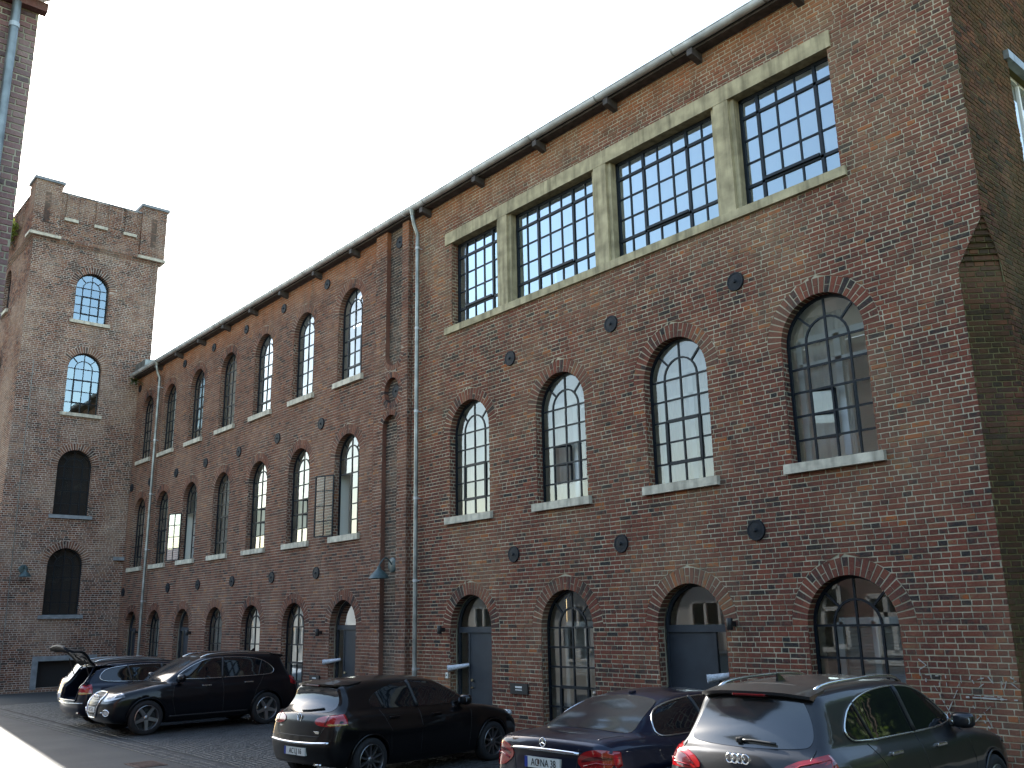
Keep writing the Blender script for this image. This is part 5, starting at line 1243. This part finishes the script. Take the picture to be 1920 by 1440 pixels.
def mercedes():
    L = 4.69
    low = [(.14, .22), (.02, .34), (-.02, .58), (.03, .80), (.02, 1.00), (.10, 1.06), (.55, 1.085), (1.2, 1.04), (2.4, .99), (3.35, .97), (4.1, .82), (4.5, .68), (4.68, .50), (4.66, .28), (4.45, .19), (2.3, .17)]
    gr = [(.55, .92), (.62, 1.075), (1.05, 1.26), (1.50, 1.395), (2.05, 1.44), (2.55, 1.425), (2.90, 1.35), (3.55, .96), (3.4, .85), (1, .8)]
    c = Car('parked_car', 'dark blue sedan with chrome trunk strip, parked between the black hatchback and the grey SUV', L, 1.81, low, gr, (1.0, 1.42, .78, .54), (1.05, 3.89), .33, *POS['c'], 'paint_blue')
    c.panel('rear_window', 'T', [(.66, .0), (.67, .45), (.74, .66), (1.0, .60), (1.42, .51), (1.50, .40), (1.53, 0), (1.50, -.40), (1.42, -.51), (1.0, -.60), (.74, -.66), (.67, -.45)], 'carglass_back')
    for ax in 'LR':
        o_ = [(1.02, 1.03), (1.12, 1.22), (1.45, 1.33), (2.1, 1.375), (2.65, 1.33), (3.25, 1.02), (2.3, 1.005), (1.25, 1.005)]
        c.panel('side_window', ax, o_, 'carglass'); frame_line(c, ax, o_, 'trim', .011)
        c.line('window_pillar', ax, [(2.05, 1.01), (1.98, 1.37)], .022, 'black', off=.008)
        c.seam(ax, [(2.05, .98), (2.02, .3)]); c.seam(ax, [(1.18, .98), (1.35, .75), (1.45, .35)]); c.box_at('door_handle', ax, 1.42, .90, (.22, .03, .03), 'trim'); c.box_at('door_handle', ax, 2.35, .88, (.22, .03, .03), 'trim')
        sg = 1 if ax == 'L' else -1
        c.mirror(3.0, 1.0, sg)
        tl = c.panel('tail_light', 'B', [(sg*y, z) for y, z in ((.46, .84), (.52, .93), (.70, .975), (.84, .95), (.87, .86), (.83, .72), (.70, .70), (.55, .76))], 'red', .010)
        c.panel('light_strip', 'B', [(sg*y, z) for y, z in ((.52, .86), (.68, .91), (.84, .89), (.85, .865), (.68, .875), (.53, .83))], 'red_dark', .014, parent=tl)
        c.line('light_tube', 'B', [(sg*.55, .80), (sg*.70, .84), (sg*.84, .82)], .008, 'red', off=.014, parent=tl)
    c.line('trunk_strip', 'B', [(-.50, .915), (-.25, .925), (0, .93), (.25, .925), (.50, .915)], .020, 'chrome', off=.012)
    c.seam('B', [(-.50, 1.03), (-.46, .80), (-.42, .66), (.42, .66), (.46, .80), (.50, 1.03)]); c.seam('T', [(.60, -.66), (.25, -.60)]); c.seam('T', [(.60, .66), (.25, .60)])
    plate(c, 'B', .79, 'AC NA 38'); round_badge(c, 1.0, .045, 'star')
    c.line('bumper_crease', 'B', [(-.80, .52), (0, .50), (.80, .52)], .008, 'black'); c.box_at('model_lettering', 'B', -.0+.46, 1.0, (.10, .02, .004), 'trim')
    c.box_at('roof_seam', 'T', 1.62, .0, (.10, .05, .03), 'paint_blue'); c.box_at('plate_seal', 'B', .05, .80, (.022, .05, .02), 'rust', off=.008)
    for xw in c.wheels:
        for sd in (-1, 1): c.wheel(xw, sd, 10, 'rim_dark', sw=.03)
    return c
def suv(key, name, label, pnt, front):
    L = 4.63
    low = [(.14, .30), (.02, .42), (-.03, .62), (.0, .82), (.05, .98), (.12, 1.10), (.6, 1.12), (1.6, 1.09), (2.6, 1.07), (3.30, 1.10), (4.0, 1.00), (4.38, .92), (4.58, .76), (4.64, .55), (4.58, .34), (4.4, .24), (2.3, .21)]
    gr = [(.14, .95), (.16, 1.12), (.36, 1.36), (.44, 1.60), (.62, 1.625), (1.1, 1.655), (1.8, 1.665), (2.35, 1.63), (2.65, 1.55), (3.42, 1.09), (3.3, .9), (1, .85)]
    c = Car(name, label, L, 1.90, low, gr, (1.08, 1.62, .83, .64), (.93, 3.74), .365, *POS[key], pnt)
    rg = c.panel('rear_window', 'B', [(-.66, 1.14), (-.64, 1.26), (-.54, 1.46), (-.50, 1.50), (0, 1.52), (.50, 1.50), (.54, 1.46), (.64, 1.26), (.66, 1.14), (.58, 1.105), (0, 1.09), (-.58, 1.105)], 'carglass_back')
    sp = MB(); P, D = c.hit('B', np.linspace(-.60, .60, 15), 1.57+0*np.linspace(-1, 1, 15)-.035*np.abs(np.linspace(-1, 1, 15))**3)
    v = [];
    for p in P: v += [(p[0]-.12, p[1], p[2]-.015), (p[0]-.12, p[1], p[2]+.012), (p[0]+.18, p[1], p[2]+.062), (p[0]+.02, p[1], p[2]-.05)]
    sp.add(v, [(4*i+a, 4*i+b, 4*i+4+b, 4*i+4+a) for i in range(14) for a, b in ((0, 1), (1, 2), (2, 3), (3, 0))]+[(0, 1, 2, 3), (56, 59, 58, 57)]); o = sp.build('roof_spoiler', pnt, c.root, local=True); smooth_angle(o, 40)
    c.box_at('brake_light', 'B', 0, 1.548, (.36, .02, .12), 'red_dark')
    for ax in 'LR':
        sg = 1 if ax == 'L' else -1
        o_ = [(.72, 1.17), (.70, 1.26), (.95, 1.46), (1.4, 1.55), (2.1, 1.565), (2.55, 1.49), (3.12, 1.17), (2.9, 1.115), (2.0, 1.115), (.85, 1.125)]
        c.panel('side_window', ax, o_, 'carglass'); frame_line(c, ax, o_, 'trim', .011)
        c.line('window_pillar', ax, [(2.02, 1.12), (1.97, 1.555)], .025, 'black', off=.008); c.line('window_pillar', ax, [(1.12, 1.13), (1.0, 1.47)], .014, 'black', off=.008)
        c.seam(ax, [(2.02, 1.1), (2.02, .35)]); c.seam(ax, [(1.0, 1.1), (1.22, .8), (1.34, .4)]); c.seam(ax, [(3.15, 1.1), (3.2, .7), (3.1, .35)])
        c.box_at('door_handle', ax, 1.40, .985, (.22, .035, .035), 'trim'); c.box_at('door_handle', ax, 2.42, .965, (.22, .035, .035), 'trim'); c.mirror(3.02, 1.10, sg)
        P, D = c.hit('T', np.linspace(.62, 2.45, 16), sg*np.interp(np.linspace(.62, 2.45, 16), [.62, 1.4, 2.45], [.53, .56, .53])); P = P+D*np.interp(np.linspace(0, 1, 16), [0, .08, .92, 1], [.0, .038, .038, .0])[:, None]
        mb = MB(); mb.tube([tuple(p) for p in P], .019, 8); mb.build('roof_rail', 'trim', c.root, local=True, smooth=True)
        tl = c.panel('tail_light', 'B', [(sg*y, z) for y, z in ((.40, .90), (.52, 1.0), (.80, 1.075), (.90, 1.07), (.915, .98), (.90, .88), (.78, .865), (.50, .87))], 'red', .012, sm=1)
        c.panel('light_strip', 'B', [(sg*y, z) for y, z in ((.52, .915), (.60, .975), (.80, 1.03), (.86, 1.02), (.86, .92), (.72, .90))], 'red_dark', .016, parent=tl, sm=1)
        c.line('light_tube', 'B', [(sg*.50, .905), (sg*.62, .985), (sg*.84, 1.04), (sg*.86, .92), (sg*.55, .895)], .007, 'red', off=.020, parent=tl)
        c.line('sill_strip', ax, [(1.40, .36), (3.25, .36)], .02, 'grille')
        hl = c.panel('headlight', 'F', [(sg*y, z) for y, z in ((.44, .80), (.50, .86), (.80, .925), (.90, .91), (.86, .80), (.70, .74), (.48, .73))], 'clear', .012, sm=1)
        c.panel('light_insert', 'F', [(sg*y, z) for y, z in ((.50, .80), (.56, .845), (.70, .86), (.70, .80), (.60, .77))], 'lamp_in', .016, parent=hl, sm=1); c.panel('light_insert', 'F', [(sg*y, z) for y, z in ((.74, .80), (.74, .865), (.84, .88), (.83, .81))], 'lamp_in', .016, parent=hl, sm=1)
        fl = c.panel('fog_light', 'F', [(sg*.66+.075*math.cos(a), .50+.05*math.sin(a)) for a in np.linspace(0, 2*PI, 10, endpoint=False)], 'clear', .008)
        c.line('fog_ring', 'F', [(sg*.66+.09*math.cos(a), .50+.065*math.sin(a)) for a in np.linspace(0, 2*PI, 14, endpoint=False)], .012, 'chrome', closed=True, off=.01, parent=fl); c.line('bumper_trim', 'F', [(sg*.42, .505), (sg*.57, .505)], .01, 'chrome', off=.008)
    c.panel('windscreen', 'T', [(2.62, 0), (2.64, .42), (2.72, .54), (3.0, .64), (3.30, .68), (3.38, .4), (3.41, 0), (3.38, -.4), (3.30, -.68), (3.0, -.64), (2.72, -.54), (2.64, -.42)], 'carglass_back')
    gp = [(-.36, .78), (-.30, .90), (0, .915), (.30, .90), (.36, .78), (.27, .40), (0, .385), (-.27, .40)]
    g = c.panel('grille', 'F', gp, 'grille', .010, sm=1); c.line('grille_frame', 'F', chaikin(gp, 1), .020, 'chrome', closed=True, off=.012, parent=g)
    for z in np.arange(.44, .9, .055): c.line('grille_slat', 'F', [(-.29, z), (.29, z)], .006, 'lamp_in', off=.016, parent=g)
    rings_badge(c, 'F', .80, .052); plate(c, 'F', .56, 'AC 5 Q' if front else 'AC', .50)
    rings_badge(c, 'B', 1.0, .040); plate(c, 'B', .83, 'AC VV 5' if not front else 'AC')
    c.line('wiper', 'B', [(.02, 1.15), (-.10, 1.155), (-.34, 1.14)], .013, 'black', off=.03); w = c.box_at('wiper_pivot', 'B', .04, 1.15, (.06, .05, .05), 'black')
    P, D = c.hit('T', .92, 0.0); P = P[0]; mb = MB(); mb.hexa([(P[0]-.07, -.012, P[2]-.01), (P[0]+.10, -.014, P[2]-.01), (P[0]-.02, -.004, P[2]+.075), (P[0]-.06, -.004, P[2]+.075), (P[0]-.07, .012, P[2]-.01), (P[0]+.10, .014, P[2]-.01), (P[0]-.02, .004, P[2]+.075), (P[0]-.06, .004, P[2]+.075)]); mb.build('antenna_fin', pnt, c.root, local=True)
    c.seam('B', [(-.70, 1.10), (-.68, .90), (-.60, .70), (.60, .70), (.68, .90), (.70, 1.10)]); c.line('bumper_crease', 'B', [(-.85, .80), (0, .775), (.85, .80)], .007, 'black', off=.001)
    c.seam('T', [(3.44, -.66), (4.1, -.58), (4.36, -.5)]); c.seam('T', [(3.44, .66), (4.1, .58), (4.36, .5)]); c.seam('T', [(.70, -.55), (.72, 0), (.70, .55)])
    for xw in c.wheels:
        for sd in (-1, 1): c.wheel(xw, sd, 5, 'rim', twin=False, sw=.06)
    return c
def hatch():
    L = 4.25
    low = [(.14, .22), (.03, .34), (-.02, .56), (.02, .74), (.06, .92), (.12, 1.01), (.5, 1.03), (1.6, 1.0), (2.6, .955), (3.05, .97), (3.7, .86), (4.05, .74), (4.22, .56), (4.24, .36), (4.1, .21), (2.1, .17)]
    gr = [(.12, .86), (.13, 1.0), (.34, 1.20), (.34, 1.385), (.50, 1.42), (1.0, 1.455), (1.6, 1.46), (2.1, 1.43), (2.4, 1.36), (3.18, .955), (3.0, .8), (1, .75)]
    c = Car('parked_car', 'black hatchback with red tail lights parked nose to the brick wall', L, 1.79, low, gr, (.98, 1.42, .79, .56), (.74, 3.36), .315, *POS['g'], 'paint_black')
    c.panel('rear_window', 'B', [(-.60, 1.05), (-.58, 1.14), (-.50, 1.30), (-.44, 1.335), (0, 1.345), (.44, 1.335), (.50, 1.30), (.58, 1.14), (.60, 1.05), (.5, 1.0), (0, .99), (-.5, 1.0)], 'carglass_back')
    c.box_at('brake_light', 'B', 0, 1.372, (.34, .02, .10), 'red_dark'); c.line('wiper', 'B', [(.03, 1.02), (-.15, 1.03), (-.40, 1.06)], .012, 'black', off=.025)
    sp = MB(); ys = np.linspace(-.54, .54, 13); P, D = c.hit('B', ys, 1.385-.02*np.abs(ys/.54)**3); v = []
    for p in P: v += [(p[0]-.10, p[1], p[2]-.012), (p[0]-.10, p[1], p[2]+.010), (p[0]+.16, p[1], p[2]+.05), (p[0]+.02, p[1], p[2]-.04)]
    sp.add(v, [(4*i+a, 4*i+b, 4*i+4+b, 4*i+4+a) for i in range(12) for a, b in ((0, 1), (1, 2), (2, 3), (3, 0))]+[(0, 1, 2, 3), (48, 51, 50, 49)]); smooth_angle(sp.build('roof_spoiler', 'paint_black', c.root, local=True), 40)
    for ax in 'LR':
        sg = 1 if ax == 'L' else -1; o_ = [(.78, 1.06), (.86, 1.20), (1.2, 1.34), (1.8, 1.38), (2.2, 1.33), (2.9, 1.0), (2.2, .985), (1.1, 1.01)]
        c.panel('side_window', ax, o_, 'carglass'); c.line('window_pillar', ax, [(1.72, 1.0), (1.66, 1.38)], .03, 'black', off=.008); c.line('window_pillar', ax, [(1.05, 1.02), (.98, 1.25)], .02, 'black', off=.008)
        c.seam(ax, [(1.72, .98), (1.74, .3)]); c.seam(ax, [(.95, 1.0), (1.1, .7), (1.14, .35)]); c.seam(ax, [(2.85, .98), (2.8, .3)])
        c.box_at('door_handle', ax, 1.18, .88, (.2, .032, .032), 'paint_black'); c.box_at('door_handle', ax, 2.05, .86, (.2, .032, .032), 'paint_black'); c.mirror(2.68, .98, sg)
        tl = c.panel('tail_light', 'B', [(sg*y, z) for y, z in ((.36, .885), (.42, .945), (.70, .985), (.82, .985), (.865, .90), (.86, .83), (.66, .82), (.44, .83))], 'red', .012, sm=1)
        c.panel('light_insert', 'B', [(sg*y, z) for y, z in ((.66, .832), (.86, .835), (.86, .862), (.64, .858))], 'amber', .016, parent=tl, sm=1); c.panel('light_strip', 'B', [(sg*y, z) for y, z in ((.58, .84), (.60, .97), (.63, .97), (.61, .84))], 'red_dark', .017, parent=tl, sm=0)
        c.line('headlight', 'F', [(sg*.45, .70), (sg*.75, .73)], .05, 'clear')
    c.line('bumper_strip', 'B', [(-.72, .60), (-.4, .585), (0, .58), (.4, .585), (.72, .60)], .020, 'chrome', off=.010)
    c.seam('B', [(-.66, .99), (-.62, .86), (-.50, .68), (.50, .68), (.62, .86), (.66, .99)]); plate(c, 'B', .46, 'AC LJ 16'); round_badge(c, .925, .058, 'vw')
    c.box_at('model_lettering', 'B', -.44, .735, (.13, .035, .005), 'trim'); c.box_at('model_lettering', 'B', .48, .79, (.08, .02, .005), 'trim'); c.line('exhaust_trim', 'B', [(-.5, .28), (-.36, .28)], .025, 'chrome')
    for xw in c.wheels:
        for sd in (-1, 1): c.wheel(xw, sd, 10, 'rim_dark', sw=.022)
    return c
def estate(key, name, label, pnt, opened):
    L = 4.60
    low = [(.14, .24), (.02, .36), (-.02, .56), (.02, .74), (.05, .92), (.10, 1.02), (.5, 1.03), (1.8, 1.0), (2.9, .965), (3.35, .97), (4.05, .84), (4.4, .70), (4.58, .52), (4.58, .34), (4.4, .21), (2.1, .18)]
    gr = [(.10, .86), (.12, 1.0), (.30, 1.22), (.42, 1.42), (.7, 1.455), (1.4, 1.49), (2.0, 1.48), (2.45, 1.42), (2.75, 1.34), (3.5, .96), (3.2, .8), (1, .75)]
    c = Car(name, label, L, 1.78, low, gr, (.98, 1.45, .78, .57), (.93, 3.56), .315, *POS[key], pnt, cavity=(-.3, 1.5, .56, .62, 1.36) if opened else None, h=.04)
    for ax in 'LR':
        sg = 1 if ax == 'L' else -1; o_ = [(.50, 1.08), (.54, 1.22), (.72, 1.34), (1.4, 1.395), (2.2, 1.385), (2.6, 1.31), (3.2, 1.0), (2.4, .995), (.8, 1.02)]
        c.panel('side_window', ax, o_, 'carglass'); frame_line(c, ax, o_, 'trim', .012); c.line('window_pillar', ax, [(1.25, 1.02), (1.17, 1.38)], .022, 'black', off=.008); c.line('window_pillar', ax, [(2.05, 1.0), (2.0, 1.38)], .025, 'black', off=.008)
        tl = c.panel('tail_light', 'B', [(sg*y, z) for y, z in ((.58, .90), (.62, .98), (.80, .99), (.86, .96), (.865, .80), (.80, .76), (.62, .77))], 'red', .012, sm=1); c.panel('light_insert', 'B', [(sg*y, z) for y, z in ((.62, .77), (.85, .77), (.85, .82), (.62, .82))], 'amber', .016, parent=tl, sm=1)
        c.mirror(2.95, .99, sg)
        P, D = c.hit('T', np.linspace(.6, 2.5, 14), sg*.52+0*np.linspace(0, 1, 14)); P = P+D*np.interp(np.linspace(0, 1, 14), [0, .08, .92, 1], [0, .035, .035, 0])[:, None]; mb = MB(); mb.tube([tuple(p) for p in P], .016, 8); mb.build('roof_rail', 'black' if opened else 'trim', c.root, local=True, smooth=True)
    gl = [(-.58, 1.06), (-.52, 1.26), (-.45, 1.36), (.45, 1.36), (.52, 1.26), (.58, 1.06), (.5, 1.02), (-.5, 1.02)]
    if not opened: c.panel('rear_window', 'B', gl, 'carglass_back'); c.seam('B', [(-.62, 1.0), (-.58, .70), (.58, .70), (.62, 1.0)]); plate(c, 'B', .56, 'AC')
    else:                                             # lifted tailgate: a curved shell hinged at the roof edge
        c.line('opening_frame', 'B', [(-.57, .63), (-.60, .95), (-.53, 1.22), (-.44, 1.38), (.44, 1.38), (.53, 1.22), (.60, .95), (.57, .63)], .022, pnt, closed=True); mb = MB()
        prof = [(0, 0), (-.17, -.005), (-.32, .02), (-.46, .02), (-.55, -.03), (-.66, -.13), (-.79, -.18), (-.86, -.17)]; hw = [.50, .55, .60, .63, .66, .66, .62, .55]; v = []; n = len(prof); ny = 9
        th = math.radians(42)
        for t in (0, .055):
            for (a, b), w in zip(prof, hw):
                for k in range(ny):
                    y = -1+2*k/(ny-1); v.append((.46+a*math.cos(th)+(b-t)*math.sin(th), y*w, 1.46-a*math.sin(th)+(b-t)*math.cos(th)-.05*y*y))
        fs = []
        for s_ in (0, 1):
            for i in range(n-1):
                for k in range(ny-1): q = s_*n*ny+i*ny+k; fs.append((q, q+1, q+ny+1, q+ny))
        for i in range(n-1):
            for k in (0, ny-1): q = i*ny+k; fs.append((q, q+ny, q+ny+n*ny, q+n*ny))
        for k in range(ny-1):
            for i in (0, n-1): q = i*ny+k; fs.append((q, q+1, q+1+n*ny, q+n*ny))
        mb.add(v, fs); t_ = mb.build('tailgate', 'tailgate_dark', c.root, local=True); smooth_angle(t_, 40)
        mb = MB(); g = []
        for i in (1, 2, 3):
            for k in (1, ny//2, ny-2): p = v[n*ny+i*ny+k]; g.append((p[0], p[1], p[2]-.006))
        mb.add(g, [(0, 1, 4, 3), (1, 2, 5, 4), (3, 4, 7, 6), (4, 5, 8, 7)]); mb.build('tailgate_glass', 'carglass', t_, local=True, recalc=False)
        for sg in (-1, 1): mb = MB(); mb.tube([(.30, sg*.56, 1.18), (.16, sg*.57, 1.56)], .012, 8); mb.build('gas_strut', 'black', c.root, local=True)
    c.line('bumper_crease', 'B', [(-.8, .58), (0, .56), (.8, .58)], .012, 'trim' if opened else 'black', off=.004); c.box_at('reflector', 'B', -.62, .36, (.16, .03, .01), 'red_dark')
    for xw in c.wheels:
        for sd in (-1, 1): c.wheel(xw, sd, 8, 'rim_dark', sw=.03)
    return c
# placement: local x runs from the tail to the nose; heading 90 points at the wall
POS = {'c': ((-7.85, -5.40), 94), 'a': ((-5.60, -5.02), 93), 'q': ((-22.15, -1.10), -90), 'g': ((-13.20, -5.50), 97), 'e': ((-24.45, -5.62), 91), 's': ((-27.2, -4.95), 90)}
mercedes()
suv('a', 'parked_car', 'dark grey SUV with roof rails and rear wiper, nearest the camera', 'paint_grey', False)
suv('q', 'parked_car', 'dark SUV facing out with chrome grille frame and five spoke wheels', 'paint_suv', True)
hatch()
estate('e', 'parked_car', 'dark blue estate with its tailgate raised', 'paint_navy', True)
estate('s', 'parked_car', 'silver estate behind the car with the raised tailgate', 'paint_silver', False)
